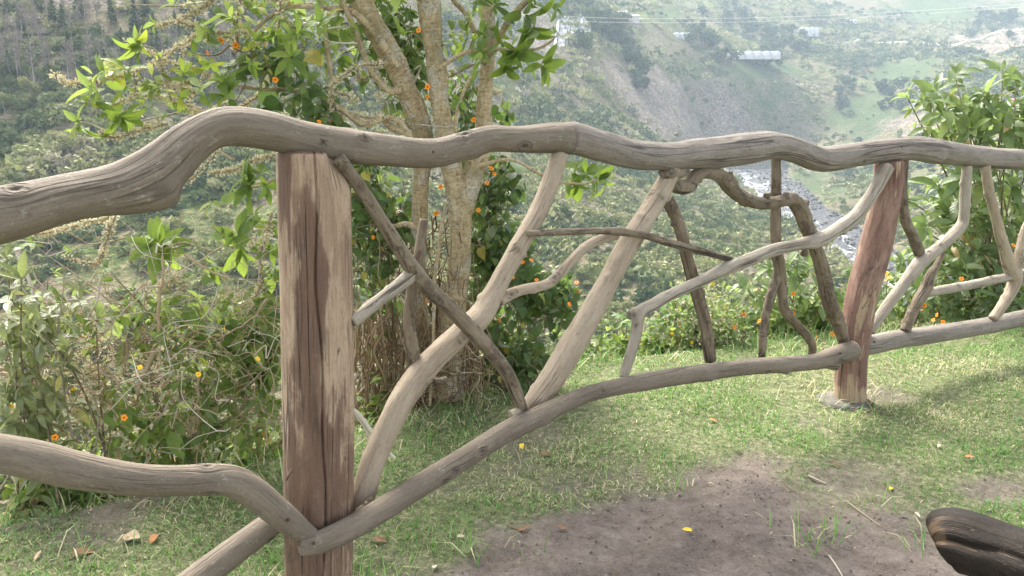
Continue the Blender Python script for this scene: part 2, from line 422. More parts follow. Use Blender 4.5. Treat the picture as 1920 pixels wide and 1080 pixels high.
# frame: vertical limbs start with A = (0,-1,0): theta 0 faces the camera side
FACET, FACET2, CRK = -.55, -1.35, -.07
_T, _A, _B = frames(P)
sgn = 1 if _B[0][0] > 0 else -1
FACET, FACET2, CRK = sgn*.62, sgn*1.3, sgn*.10
th_cam = math.atan2(-Q1[0]*0-Q1[0], Q1[1])
shift = sgn*math.atan2(-Q1[0], Q1[1])       # direction to the camera seen from the post
FACET += shift; FACET2 += shift; CRK += shift
V, fs, g = loft(P, R_*1.04, 200, 3, lump=.025, flute=.014, shape=post1_shape, lowf=2.0)
s_, rel = KN['S'], np.angle(np.exp(1j*(KN['TH']*sgn-shift*sgn)))        # angle round the post, 0 = towards the lawn
wav = .28*vnoise(s_*5, s_*0, seed=91)+.12*vnoise(s_*17, s_*0, seed=92)
nz = fbm(rel*2.2, s_*4., seed=95, oct=4)
core = np.clip(1.35-np.abs(rel+.12+wav*1.2)/(.40+.16*vnoise(s_*3, s_*0+3, seed=98)), 0, 1)*np.clip((1.30-s_)/.15, 0, 1)         # dark heartwood laid bare down the middle
left = np.clip(.55+.9*nz-np.abs(rel+.75)/.5, 0, 1)*.75
low = np.clip((.80-s_)/.25+.5*nz, 0, 1)*.5
tone = np.clip(np.maximum(np.maximum(core*(.9+.35*nz), left), low), 0, 1)
po1 = mesh('post', V, fs, M_post, fence, {'grain': g, 'tone': tone}); po1['label'] = 'thick reddish post with a long crack down its face'
pp = [(1668, 303, 52), (1664, 360, 52), (1641, 460, 57), (1615, 560, 57), (1598, 660, 55), (1594, 720, 56), (1594, 760, 58)]
P3, R3 = limb_path([(2490, 288, 44), (2480, 420, 46), (2470, 560, 48), (2464, 640, 50)], -.03)
V, fs, g = loft(P3, R3, 40, 93, lump=.05, flute=.03); po3 = mesh('post', V, fs, M_post2, fence, {'grain': g}); po3['label'] = 'end post at the far end of the silver rails'
P2, R2 = limb_path(pp, .0)
V, fs, g = loft(P2, R2, 64, 91, lump=.05, flute=.03, lowf=2.5)
po2 = mesh('post', V, fs, M_post2, fence, {'grain': g, 'tone': np.clip(.9*fbm(KN['TH']*1.3, KN['S']*5+9, seed=96, oct=4)-.3, 0, .8)+np.clip((KN['S']-KN['S'].max()+.14)/.1, 0, .8)}); po2['label'] = 'slimmer red brown post set in a concrete pad'
# footing pad under the second post
M_conc = plain_mat('concrete', (.08, .075, .065), (.175, .165, .145), 40, .95, .6, .004)
th = np.linspace(0, 2*np.pi, 48, endpoint=False)
rr = .112*(1+.08*np.sin(2*th+1)+.05*np.sin(5*th))
cen = Q2+np.array([-.045, -.015, 0])
rings = []
for k, (s_, z) in enumerate([(1.06, -.05), (1.03, -.004), (.96, .006), (.5, .010), (.02, .012)]):
    rings.append(np.stack([cen[0]+rr*s_*np.cos(th), cen[1]+rr*s_*np.sin(th), z+.002*np.sin(3*th+k)], -1))
V = np.concatenate(rings); i = np.arange(4)[:, None]*48; j = np.arange(48)[None]; j2 = (j+1) % 48
mesh('footing', V, np.stack([i+j, i+j2, i+48+j2, i+48+j], -1).reshape(-1, 4), M_conc, po2)

# rails
rails = []
rails.append(member('top_rail', [(-330, 470, 128), (-90, 418, 116), (0, 404, 106), (60, 390, 98), (133, 371, 88), (213, 354, 86), (267, 333, 88), (310, 308, 90), (350, 272, 80), (390, 246, 73), (433, 236, 76), (500, 244, 74), (567, 260, 67), (640, 272, 65),
        (740, 283, 58), (807, 287, 56), (857, 276, 53), (913, 261, 50), (973, 262, 50), (1033, 259, 55), (1062, 260, 56)], .006, M_rail, seg=72, lump=.05, flute=.035,
       eyes=7, knots=[(.315, 2.75, .62, (.075, .022), .75), (.60, 1.0, .10, .02, .3), (.80, 2.6, .18, .03, .5)], label='thick grey top rail arching over the cracked post'))
rails.append(member('top_rail', [(1048, 256, 40), (1061, 258, 43), (1066, 258, 60), (1080, 260, 59), (1130, 275, 56), (1190, 290, 54), (1257, 294, 52), (1300, 289, 54), (1340, 286, 58), (1400, 279, 57), (1447, 273, 50), (1487, 280, 47), (1530, 296, 45), (1555, 298, 45), (1613, 289, 45),
        (1690, 279, 42), (1740, 281, 45), (1800, 290, 42), (1860, 296, 40), (1950, 301, 37), (2060, 306, 34), (2250, 312, 32), (2500, 300, 30)], -.004, M_railb, seg=64, eyes=7, lump=.06, flute=.045,
       knots=[(.33, 2.4, .26, (.05, .02), .5), (.12, .8, .12, .02, .25), (.545, 2.3, .22, .03, .45), (.44, .6, .10, .015, .25)], label='silver grey wavy top rail beyond the joint'))
rails.append(member('bottom_rail', [(-360, 850, 84), (-120, 838, 75), (0, 851, 72), (67, 864, 74), (133, 880, 71), (200, 892, 65), (267, 900, 60), (333, 901, 57), (400, 898, 57), (436, 902, 58), (468, 918, 57), (500, 943, 54), (540, 976, 50), (585, 1008, 34)], .085, M_rail, .095, seg=56, lump=.03, flute=.02,
       label='curved bottom rail bending down to the cracked post'))
rails.append(member('bottom_rail', [(566, 1027, 32), (590, 1020, 42), (640, 999, 46), (700, 966, 44), (773, 920, 43), (807, 898, 42), (873, 857, 41), (940, 815, 40), (975, 797, 40), (1007, 782, 37), (1073, 750, 32), (1123, 733, 31), (1207, 716, 33), (1280, 704, 33), (1347, 695, 31), (1413, 687, 31), (1480, 683, 30), (1530, 678, 31), (1563, 668, 35), (1598, 657, 35)], .115, M_rail, .05, seg=48, eyes=6, lump=.05, flute=.03,
       knots=[(.60, 2.3, .22, .03, .5), (.79, 2.5, .30, .02, .5), (.93, 2.5, .55, (.03, .012), .6), (.30, 2.4, .2, .02, .4)], label='long rising bottom rail between the two posts'))
rails.append(member('bottom_rail', [(1612, 650, 36), (1640, 645, 36), (1680, 637, 35), (1747, 627, 33), (1813, 617, 32), (1880, 605, 31), (1950, 590, 29), (2060, 574, 27), (2250, 548, 25), (2480, 520, 24)], -.01, M_railb, seg=28, lump=.05, flute=.045, label='silver bottom rail past the red brown post'))
member('brace', [(250, 1200, 70), (330, 1122, 64), (385, 1076, 58), (440, 1033, 53), (520, 974, 47)], -.02, M_rail, seg=28, lump=.03, flute=.02, label='slanting brace log below the curved bottom rail')
# branches that fill the bays
kr = np.random.default_rng(55)
def B(pts, off, mat, off1=None, **k):
    bumps = [(kr.uniform(.05, .95), kr.uniform(-3.1, 3.1), kr.uniform(.10, .34), kr.uniform(.005, .014), kr.uniform(.35, .7)) for _ in range(int(2+len(pts)*.6))]
    k = {**dict(seg=24, lump=.10, flute=.04, lowf=8.), **k}; k['knots'] = list(k.get('knots', []))+bumps
    return member('branch', pts, off, mat, off1, **k)
B([(672, 955, 40), (677, 940, 44), (693, 887, 44), (719, 820, 46), (752, 753, 47), (795, 693, 47), (840, 647, 46), (880, 612, 48), (905, 588, 46), (927, 547, 40), (960, 483, 36), (993, 427, 34), (1020, 377, 33), (1050, 288, 31)], .005, M_limb, seg=28, knots=[(.52, 2.5, .16, .03, .6)])
B([(636, 296, 24), (660, 330, 25), (685, 367, 26), (723, 427, 28), (773, 503, 29), (800, 537, 28), (853, 587, 29), (893, 627, 29), (930, 672, 28), (957, 712, 26), (980, 768, 22)], .055, M_dark, seg=20)
B([(776, 510, 28), (745, 537, 26), (720, 556, 25), (690, 580, 25), (662, 603, 25)], .05, M_silver)
B([(795, 412, 17), (785, 477, 19), (777, 520, 19), (772, 547, 20), (767, 593, 20), (773, 643, 21), (779, 690, 23)], -.015, M_dark, knots=[(.62, 3., .25, .012, .5)])
B([(935, 562, 24), (975, 545, 20), (1020, 535, 19), (1040, 522, 19), (1070, 490, 18), (1100, 462, 17), (1130, 447, 17), (1156, 443, 14)], .0, M_limb)
B([(990, 438, 13), (1060, 435, 13), (1130, 433, 14), (1170, 435, 16), (1210, 442, 14), (1280, 462, 14), (1340, 478, 14), (1378, 490, 13)], .045, M_dark, seg=14)
B([(988, 772, 38), (1005, 750, 44), (1030, 717, 47), (1065, 660, 47), (1100, 600, 45), (1135, 537, 42), (1165, 482, 40), (1200, 422, 39), (1232, 372, 38), (1262, 318, 34)], .0, M_limb, seg=28, knots=[(.60, 0.6, .12, .02, .4), (.05, 1.5, .25, .015, .5)])
B([(1250, 372, 26), (1262, 395, 24), (1275, 430, 23), (1290, 490, 23), (1310, 560, 23), (1325, 620, 23), (1332, 676, 21)], -.035, M_dark)
B([(1246, 318, 26), (1258, 338, 28), (1272, 350, 29), (1290, 348, 30), (1303, 331, 25), (1325, 323, 22), (1352, 331, 25), (1368, 350, 27), (1388, 368, 25), (1415, 379, 24), (1450, 380, 23), (1483, 375, 26), (1500, 392, 30), (1512, 425, 28), (1524, 450, 26), (1543, 510, 26), (1553, 560, 27), (1570, 600, 26), (1584, 642, 21)], .0, M_dark, seg=22, lump=.10, knots=[(.08, -2., .3, .015, .6), (.24, 1.2, .35, .012, .4), (.375, 1.4, .5, .01, .35), (.425, 1.4, .5, .01, .35), (.485, .8, .35, .012, .5)])
B([(1664, 312, 26), (1650, 340, 25), (1630, 372, 24), (1607, 403, 25), (1573, 428, 26), (1533, 451, 28), (1493, 460, 23), (1447, 470, 23), (1397, 490, 24), (1363, 503, 24), (1313, 527, 22), (1280, 542, 21), (1250, 556, 22), (1225, 571, 23), (1199, 588, 24), (1193, 627, 20), (1181, 667, 19), (1169, 708, 17)], .055, M_silver, seg=20, knots=[(.30, -2.3, .25, .012, .5), (.17, -2.3, .2, .012, .5), (.78, 1., .2, .012, .5)])
B([(1455, 296, 18), (1455, 350, 19), (1455, 420, 20), (1457, 470, 20), (1462, 500, 22), (1466, 545, 18), (1470, 578, 18), (1487, 602, 17), (1512, 628, 16), (1523, 648, 15), (1522, 668, 14)], -.04, M_dark)
B([(1462, 500, 18), (1453, 530, 17), (1443, 560, 17), (1435, 600, 15), (1430, 645, 14), (1428, 676, 13)], -.045, M_dark, seg=14)
B([(1697, 296, 15), (1693, 360, 16), (1697, 410, 18), (1712, 445, 20), (1723, 474, 20)], -.01, M_dark)
B([(1814, 300, 18), (1810, 360, 19), (1807, 410, 20), (1795, 432, 21), (1760, 465, 21), (1727, 491, 26), (1700, 525, 22), (1670, 565, 21), (1645, 600, 19), (1632, 622, 17)], .0, M_silver, seg=20)
B([(1768, 476, 10), (1757, 497, 12), (1745, 516, 17), (1737, 540, 23), (1720, 567, 22), (1705, 600, 20), (1697, 620, 20)], .0, M_dark)
B([(1735, 550, 16), (1760, 545, 17), (1790, 540, 17), (1830, 532, 17), (1880, 522, 17), (1920, 512, 16), (1980, 500, 14)], .005, M_silver, seg=16)
B([(1846, 300, 16), (1855, 360, 18), (1868, 410, 18), (1880, 455, 20), (1895, 503, 24), (1904, 522, 26), (1895, 548, 21), (1880, 572, 19), (1862, 598, 17)], .015, M_limb)
B([(1906, 512, 18), (1911, 470, 15), (1922, 430, 14), (1940, 390, 13), (1950, 306, 13)], .01, M_limb, seg=14)
B([(800, 714, 12), (820, 713, 10), (836, 710, 9)], -.02, M_dark, seg=12)
B([(1186, 592, 14), (1182, 583, 10)], .06, M_silver, seg=12)
B([(958, 778, 18), (966, 774, 20), (976, 776, 16)], .06, M_limb, seg=12)
B([(1510, 470, 13), (1506, 478, 12)], .05, M_dark, seg=10)
B([(700, 935, 20), (688, 948, 18), (668, 962, 12)], .05, M_dark, seg=12)
for q in ([(1377, 345, 15), (1371, 333, 13), (1369, 324, 10)], [(1438, 380, 15), (1437, 370, 12), (1437, 362, 10)], [(1471, 378, 14), (1473, 369, 12), (1474, 361, 10)], [(1500, 390, 15), (1510, 382, 12), (1514, 377, 9)], [(1242, 329, 10), (1256, 326, 22), (1275, 324, 20), (1290, 320, 11)], [(1300, 345, 20), (1296, 356, 13)]):
    B(q, .012, M_dark, seg=14)
# a small rusty nail hook in the cracked post and two nail heads in the rails
M_iron = plain_mat('rusty_iron', (.03, .018, .012), (.10, .05, .03), 200, .7, .3, .001)
gn = Geo()
a, _ = fp(548, 880, .10); b_, _ = fp(541, 892, .115); c_, _ = fp(537, 901, .11)
tube(gn, smooth_path([a, b_, c_], .004), .0025, .002, 6)
gn.build('hook', M_iron, po1)
for px, py, off, ri in ((1050, 268, .040, 0), (1094, 250, .032, 1), (588, 1019, .14, 3), (1576, 662, .095, 3), (1640, 641, .034, 4), (812, 285, .042, 0), (1484, 274, .040, 1), (1690, 276, .042, 1), (540, 975, .130, 2)):
    p, _ = fp(px, py, off); g_ = Geo(); d_ = unit(np.array([0, 0, H])-p); tube(g_, [p-d_*.03, p, p+d_*.0012, p+d_*.0016], .0042, .0034, 10); q_ = len(g_.v[0]); g_.add(p[None]+d_*.0022, np.zeros((0, 3), int)); g_.more([[q_-10+k, q_-10+(k+1) % 10, q_] for k in range(10)])
    g_.build('nail', M_iron, rails[ri])

# ------------------------------------------------------------------ dark varnished log end by the bench
E = [at_y(1768, 1018, 1.16), at_y(1782, 1014, 1.155), at_y(1812, 1016, 1.14), at_y(1880, 1040, 1.10), at_y(2000, 1085, 1.03), at_y(2300, 1200, .92), at_y(2700, 1330, .82)]
bench = empty('log_bench', (E[5][0], E[5][1], 0), 'dark varnished round log end jutting in above the bare dirt', 'bench')
S = smooth_path(E, .006); n = len(S)
dist = np.concatenate([[0], np.cumsum(np.linalg.norm(np.diff(S, axis=0), axis=1))])
R = .0485*np.clip(.86+.14*np.sqrt(np.clip(dist/.014, 0, 1)), 0, 1)
split = lambda S_, TH, L: 1-.16*np.exp(-((np.angle(np.exp(1j*(TH-.95-.12*np.sin(S_*40))))/.13)**2))*np.clip(1-S_/.5, .25, 1)+.05*vnoise(S_*30, TH*2.2, seed=5)*np.exp(-S_/.05)
V, fs, g = loft(S, R, 90, 231, lump=.05, flute=.014, lowf=7., shape=split)
mesh('log', V, fs, M_log, bench, {'grain': g, 'tone': np.clip(1.2*np.exp(-((KN['TH']-1.02-.12*np.sin(KN['S']*40))/.055)**2)*np.exp(-KN['S']/.14)+np.clip(1-KN['S']/.035, 0, 1)*np.clip(.1+.9*vnoise(KN['TH']*2, KN['S']*60, seed=3), 0, 1), 0, 1)})
for q, e in ((5, (.0, .02)), (6, (-.06, -.02))):
    p = E[q]; P = smooth_path([[p[0]+e[0], p[1]+e[1], -.1], [p[0]+e[0]*.5, p[1]+e[1]*.5, p[2]*.5], [p[0], p[1], p[2]-.02]], .02)
    V, fs, g = loft(P, np.full(len(P), .045), 24, 300+q, lump=.06)
    mesh('leg', V, fs, M_log, bench, {'grain': g})
# ------------------------------------------------------------------ lawn, bare dirt
EDGE = np.array([[-9, 1.2], [-4, 1.7], [-2.4, 2.05], [-1.55, 2.35], [-1.0, 2.75], [-.54, 3.15], [-.22, 3.5], [.36, 3.95], [1.06, 4.15], [1.5, 4.4], [2.1, 4.65], [3.2, 5.1], [6, 6.3], [16, 10.5]])
def poly_dist(X, Y, Pn, closed=True):
    d = np.full(X.shape, 1e9); ins = np.zeros(X.shape, bool); n = len(Pn)
    for i in range(n if closed else n-1):
        a, b_ = Pn[i], Pn[(i+1) % n]; e = b_-a
        t = np.clip(((X-a[0])*e[0]+(Y-a[1])*e[1])/(e@e), 0, 1)
        d = np.minimum(d, np.hypot(X-a[0]-t*e[0], Y-a[1]-t*e[1]))
        if closed:
            cond = (a[1] > Y) != (b_[1] > Y)
            ins ^= cond & (X < (b_[0]-a[0])*(Y-a[1])/(b_[1]-a[1]+1e-12)+a[0])
    return d, ins
def edge_d(X, Y):          # >0 beyond the lawn's edge, over the drop
    d, _ = poly_dist(X, Y, EDGE, False)
    return np.where(Y > np.interp(X, EDGE[:, 0], EDGE[:, 1]), d, -d)
DIRT = np.array([on_z(px, py, 0)[:2] for px, py in [(560, 1500), (735, 1085), (850, 1035), (925, 985), (1060, 975), (1105, 950), (1180, 945), (1275, 918), (1285, 885), (1390, 858), (1425, 885), (1513, 930), (1573, 960), (1650, 985), (1750, 990), (1860, 1060), (2000, 1300), (1800, 2200), (900, 2200)]])
DIRT2 = np.array([on_z(px, py, 0)[:2] for px, py in [(1540, 905), (1600, 885), (1690, 895), (1720, 915), (1650, 925), (1570, 920)]])
def dirt_mask(X, Y):
    n = fbm(X*5, Y*5, seed=3, oct=4)
    out = np.zeros(X.shape)
    for Pn, sc_ in ((DIRT, 1.), (DIRT2, .7)):
        d, ins = poly_dist(X, Y, Pn); s = np.where(ins, d, -d)
        out = np.maximum(out, sc_*np.clip((s+n*.10+.115)/.17, 0, 1))
    bare = np.clip(fbm(X*2.3+4, Y*2.3, seed=8, oct=4)*1.6-.75, 0, 1)*.8       # worn thin spots in the turf
    return np.maximum(out, bare)
def lawn_z(X, Y):
    d = edge_d(X, Y)
    z = .016*fbm(X*1.3, Y*1.3, seed=1, oct=3)
    dm = dirt_mask(X, Y)
    z = z + dm*(-.016 + .012*fbm(X*7, Y*7, seed=5, oct=3)+.007*fbm(X*24, Y*24, seed=6, oct=2)) + (1-dm)*.006*vnoise(X*14, Y*14, seed=9)
    return z - np.where(d > 0, .55*d + .35*d*d/(d+1.2), 0)
xs = np.concatenate([np.linspace(-9, -2.2, 40), np.linspace(-2.16, 3.8, 240), np.linspace(3.9, 16, 50)])
ys = np.concatenate([np.linspace(-4, .9, 24), np.linspace(.93, 5.4, 200), np.linspace(5.5, 14, 60)])
X, Y = np.meshgrid(xs, ys, indexing='ij')
Z = lawn_z(X, Y); dm = dirt_mask(X, Y)
nx, ny = X.shape; i = np.arange(nx-1)[:, None]*ny; j = np.arange(ny-1)[None]
Fq = np.stack([i+j, i+ny+j, i+ny+j+1, i+j+1], -1).reshape(-1, 4)
m, nt, out = new_mat('soil_and_thatch'); b = NB(nt)
tx = b.n('TexCoord').outputs['Object']
n1, n2, n3 = b.noise(tx, 9, 6, .65), b.noise(tx, 140, 5, .7), b.noise(tx, 38, 5, .65)
soil = b.ramp(b.math('ADD', b.math('MULTIPLY', n1, .4), b.math('ADD', b.math('MULTIPLY', n2, .3), b.math('MULTIPLY', n3, .3))), [(.36, (.090, .071, .060)), (.5, (.168, .139, .120)), (.66, (.26, .224, .197))])
that = b.ramp(b.math('ADD', b.math('MULTIPLY', n3, .5), b.math('MULTIPLY', n2, .5)), [(.38, (.052, .060, .030)), (.5, (.13, .148, .072)), (.62, (.30, .295, .175))])
col = b.mix(b.attr('dirt').outputs['Fac'], that, soil)
b.bsdf(out, Base_Color=col, Roughness=.95, Specular_IOR_Level=.15, Normal=b.bump(b.math('ADD', b.math('MULTIPLY', n2, .7), n3), .8, .013))
M_soil = m
mesh('lawn_ground', np.stack([X, Y, Z], -1).reshape(-1, 3), Fq, M_soil, attrs={'dirt': dm.ravel()}, kind='structure')

# grass blades
def grass_blades(name, n, xr, yr, hmin, hmax, wid, label, accept, straw=.20, lean=(.3, 1.3)):
    x = rng.uniform(*xr, n); y = rng.uniform(*yr, n)
    u = x/y; k = (u > -1.05) & (u < 1.15); x, y = x[k], y[k]
    pa = accept(x, y); k = rng.uniform(0, 1, len(x)) < pa; x, y = x[k], y[k]; n = len(x)
    z = lawn_z(x, y)-.004
    tuft = fbm(x*6, y*6, seed=41, oct=3); dry = fbm(x*2.1, y*2.1, seed=44, oct=3)
    h = rng.uniform(hmin, hmax, n)*(1+.45*tuft)
    a = rng.uniform(0, 2*np.pi, n); le = rng.uniform(*lean, n)
    isdry = rng.uniform(0, 1, n) < np.clip(straw+.55*dry, .05, .9)
    le = np.where(isdry, np.minimum(le*1.5, 1.52), le)
    dx, dy = np.cos(a), np.sin(a); wa = a+np.pi/2+rng.uniform(-.6, .6, n); wx, wy = np.cos(wa), np.sin(wa)
    w_ = wid*rng.uniform(.6, 1.25, n)
    base = np.stack([x, y, z], -1)
    l1, l2 = le*.55, le*1.15
    mid = base+np.stack([dx*np.sin(l1), dy*np.sin(l1), np.cos(l1)], -1)*(h*.55)[:, None]
    tip = mid+np.stack([dx*np.sin(l2), dy*np.sin(l2), np.maximum(np.cos(l2), -.1)], -1)*(h*.5)[:, None]
    W = np.stack([wx, wy, np.zeros(n)], -1)*w_[:, None]*.5
    V = np.stack([base-W, base+W, mid-W*.8, mid+W*.8, tip], 1).reshape(-1, 3)
    o = np.arange(n)[:, None]*5
    q = np.concatenate([o, o+1, o+3, o+2], 1); t = np.concatenate([o+2, o+3, o+4], 1)
    r = np.where(isdry, rng.uniform(.68, 1., n), np.clip(rng.uniform(0, .55, n)+.1*tuft, 0, .6))
    ob = mesh(name, V, [q, t], M_grass, attrs={'rnd': np.repeat(r, 5)}, kind='stuff')
    return tag(ob, label, 'grass')
M_grass = rnd_mat('grass_blade', [(0, (.070, .17, .050)), (.3, (.145, .30, .088)), (.55, (.255, .41, .145)), (.66, (.40, .43, .19)), (.75, (.52, .48, .27)), (1., (.68, .63, .42))], .55, .35, (.28, .42, .08), spec=.3)
def acc_lawn(x, y):
    d = edge_d(x, y); dmv = dirt_mask(x, y)
    return np.clip(1-dmv*1.12, 0, 1)*np.clip((.9-d)/.5, 0, 1)*np.clip(.75+.6*fbm(x*4, y*4, seed=50, oct=3), .2, 1)
grass_blades('grass', 480000, (-3.4, 6.5), (1.25, 6.6), .011, .031, .0042, 'short mown green and straw grass of the lawn', acc_lawn)
# taller fringe near the drop, the posts and in tufts
def acc_edge(x, y):
    d = edge_d(x, y)
    e = np.exp(-((d-.15)/.38)**2)*.8*np.clip(.55+.9*fbm(x*3, y*3, seed=52, oct=3), 0, 1)
    for q, r_ in ((Q1, .17), (Q2, .16)): e = np.maximum(e, .5*np.exp(-((np.hypot(x-q[0], y-q[1])-r_)/.06)**2))
    for px, py in ((1515, 845), (1535, 1000), (1560, 1000), (1520, 1020), (1735, 1025), (1290, 915), (880, 1030), (975, 1025), (1640, 935), (1780, 870)):
        q = on_z(px, py, 0); e = np.maximum(e, .95*np.exp(-(np.hypot(x-q[0], y-q[1])/.045)**2))
    return e*.6
grass_blades('grass', 150000, (-3.2, 4.6), (1.25, 6.6), .05, .14, .0045, 'longer uncut grass along the drop and round the posts', acc_edge, .42, (.4, 1.4))

# grit and small stones on the bare dirt
gg = Geo()
n = 12000; x = rng.uniform(-.7, 1.9, n); y = rng.uniform(1.3, 2.9, n); k = dirt_mask(x, y) > .7; x, y = x[k], y[k]; z = lawn_z(x, y)
for xx, yy, zz in zip(x, y, z):
    r = .0012+.0060*rng.uniform()**6
    v = rand_dirs(8)*r*[1, 1, .7]*rng.uniform(.7, 1.1, (8, 1))
    ico = np.array([[0, 0, 1], [.9, 0, .3], [.28, .85, .3], [-.73, .53, .3], [-.73, -.53, .3], [.28, -.85, .3], [0, 0, -.6]])*r*rng.uniform(.65, 1.2, (7, 1))
    gg.add(ico+[xx, yy, zz+r*.25], [[0, 1, 2], [0, 2, 3], [0, 3, 4], [0, 4, 5], [0, 5, 1], [6, 2, 1], [6, 3, 2], [6, 4, 3], [6, 5, 4], [6, 1, 5]], rnd=np.full(7, rng.uniform()))
M_grit = rnd_mat('grit', [(0, (.13, .107, .092)), (.75, (.20, .168, .146)), (.97, (.26, .23, .205)), (1, (.34, .31, .28))], .9)
tag(gg.build('gravel', M_grit, smooth=False, kind='stuff'), 'fine grit and small stones scattered on the bare dirt', 'gravel')

# short bits of dry straw and leaf crumbs lying about
gs = Geo()
n = 900; x = rng.uniform(-1.8, 3.4, n); y = rng.uniform(1.3, 4.2, n); k = edge_d(x, y) < .1; x, y = x[k], y[k]; z = lawn_z(x, y)
for xx, yy_, zz in zip(x, y, z):
    a = rng.uniform(0, 6.28); L = rng.uniform(.004, .016)*(1 if rng.uniform() < .9 else 1.8); w_ = rng.uniform(.0007, .0016); dz = rng.uniform(.002, .012)
    d = np.array([math.cos(a), math.sin(a), rng.normal(0, .15)])*L; s_ = np.array([-math.sin(a), math.cos(a), 0])*w_; p = np.array([xx, yy_, zz+dz])
    gs.add([p-d-s_, p-d+s_, p+s_*1.3+[0, 0, .002], p-s_*1.3+[0, 0, .002], p+d+s_*.4, p+d-s_*.4], [[0, 1, 2, 3], [3, 2, 4, 5]], rnd=np.full(6, rng.uniform()))
M_straw = rnd_mat('straw', [(0, (.10, .06, .035)), (.4, (.30, .22, .13)), (1, (.58, .49, .33))], .85)
tag(gs.build('litter', M_straw, smooth=False, kind='stuff'), 'tiny bits of dry straw and leaf crumbs on the lawn and dirt', 'litter')

# ------------------------------------------------------------------ valley and mountains
COLS = [(-1700, [(6, 1500), (14, 1250), (40, 1100), (80, 900), (100, 760), (130, 600), (160, 450), (190, 300), (220, 170), (250, 50), (280, -60), (340, -180), (700, -200), (2300, -150)]),
    (0, [(6, 1150), (14, 1080), (40, 1000), (75, 880), (95, 760), (125, 610), (155, 460), (190, 330), (220, 215), (250, 95), (280, 0), (310, -90), (360, -170), (2300, -160)]),
    (300, [(6, 1120), (14, 1050), (40, 1000), (75, 880), (95, 770), (125, 620), (155, 480), (190, 350), (225, 230), (258, 100), (290, 0), (330, -90), (390, -150), (2300, -150)]),
    (600, [(6, 1080), (14, 1010), (40, 960), (75, 870), (95, 780), (125, 640), (155, 505), (195, 380), (235, 265), (275, 150), (315, 50), (360, -40), (430, -110), (2300, -130)]),
    (780, [(6, 1050), (14, 980), (40, 930), (75, 850), (95, 780), (125, 650), (160, 520), (210, 400), (260, 300), (320, 205), (380, 115), (450, 40), (540, -40), (650, -90), (2300, -120)]),
    (960, [(6, 1000), (14, 950), (40, 900), (70, 840), (95, 770), (130, 640), (175, 520), (230, 430), (290, 360), (360, 300), (430, 225), (520, 140), (600, 75), (680, 20), (760, -30), (1000, -90), (2300, -110)]),
    (1100, [(6, 980), (14, 940), (40, 880), (70, 820), (100, 745), (145, 610), (210, 490), (290, 405), (380, 345), (450, 300), (520, 230), (600, 160), (660, 98), (740, 38), (800, 20), (1000, -20), (1500, -90), (2300, -120)]),
    (1300, [(6, 960), (14, 910), (40, 860), (70, 810), (100, 745), (145, 615), (220, 500), (320, 425), (440, 370), (550, 335), (640, 318), (700, 300), (765, 230), (830, 165), (880, 105), (930, 75), (960, 65), (1250, 25), (1700, -60), (2300, -110)]),
    (1450, [(6, 950), (14, 900), (40, 850), (70, 800), (100, 740), (145, 620), (225, 505), (325, 440), (430, 408), (445, 410), (690, 333), (720, 318), (770, 265), (830, 200), (880, 150), (930, 120), (1010, 104), (1080, 95), (1350, 30), (1900, -50), (2300, -90)]),
    (1600, [(6, 940), (14, 890), (40, 845), (70, 800), (100, 745), (150, 650), (220, 560), (290, 505), (300, 500), (440, 410), (460, 402), (560, 355), (680, 315), (750, 285), (850, 225), (1000, 150), (1250, 80), (1800, -30), (2300, -90)]),
    (1750, [(6, 930), (14, 880), (40, 840), (70, 800), (100, 750), (150, 660), (220, 560), (250, 545), (310, 485), (420, 400), (520, 330), (600, 270), (690, 215), (850, 165), (1250, 75), (1800, -30), (2300, -90)]),
    (1920, [(6, 900), (14, 860), (40, 800), (70, 720), (120, 620), (200, 520), (300, 410), (390, 340), (440, 290), (465, 228), (500, 203), (560, 192), (700, 165), (1000, 105), (1400, 35), (1900, -40), (2300, -90)]),
    (3600, [(6, 900), (14, 860), (40, 800), (70, 720), (120, 600), (200, 500), (300, 380), (400, 280), (460, 215), (560, 180), (700, 150), (1000, 90), (1400, 20), (1900, -60), (2300, -120)])]
T_C = np.array([(c[0]-960)/F for c in COLS])
LY = np.linspace(math.log(6), math.log(2300), 260)
tab = []
for px, prof in COLS:
    yy = np.array([p[0] for p in prof], float); pyv = np.array([p[1] for p in prof], float)
    v = (pyv-540)/F; zz = H + (-SP - v*CP)/(CP - v*SP)*yy
    r = np.interp(LY, np.log(yy), zz); r = np.convolve(np.pad(r, 3, mode='edge'), np.ones(7)/7, 'valid')
    tab.append(r)
TG = np.linspace(T_C[0], T_C[-1], 400); tab = np.array(tab)
tab2 = np.array([np.interp(TG, T_C, tab[:, k]) for k in range(tab.shape[1])]).T
ker = np.exp(-np.linspace(-2, 2, 15)**2); ker /= ker.sum()
tab2 = np.array([np.convolve(np.pad(tab2[:, k], 7, mode='edge'), ker, 'valid') for k in range(tab2.shape[1])]).T
RZ = -60.
RIV = np.array([on_z(px, py, RZ)[:2] for px, py in [(1352, 318), (1372, 335), (1392, 352), (1425, 385), (1462, 415), (1510, 440), (1545, 470), (1580, 505), (1640, 560), (1800, 640), (1900, 560), (1790, 520), (1700, 480), (1650, 448), (1600, 415), (1545, 385), (1515, 362), (1490, 342), (1475, 325), (1490, 312)]])
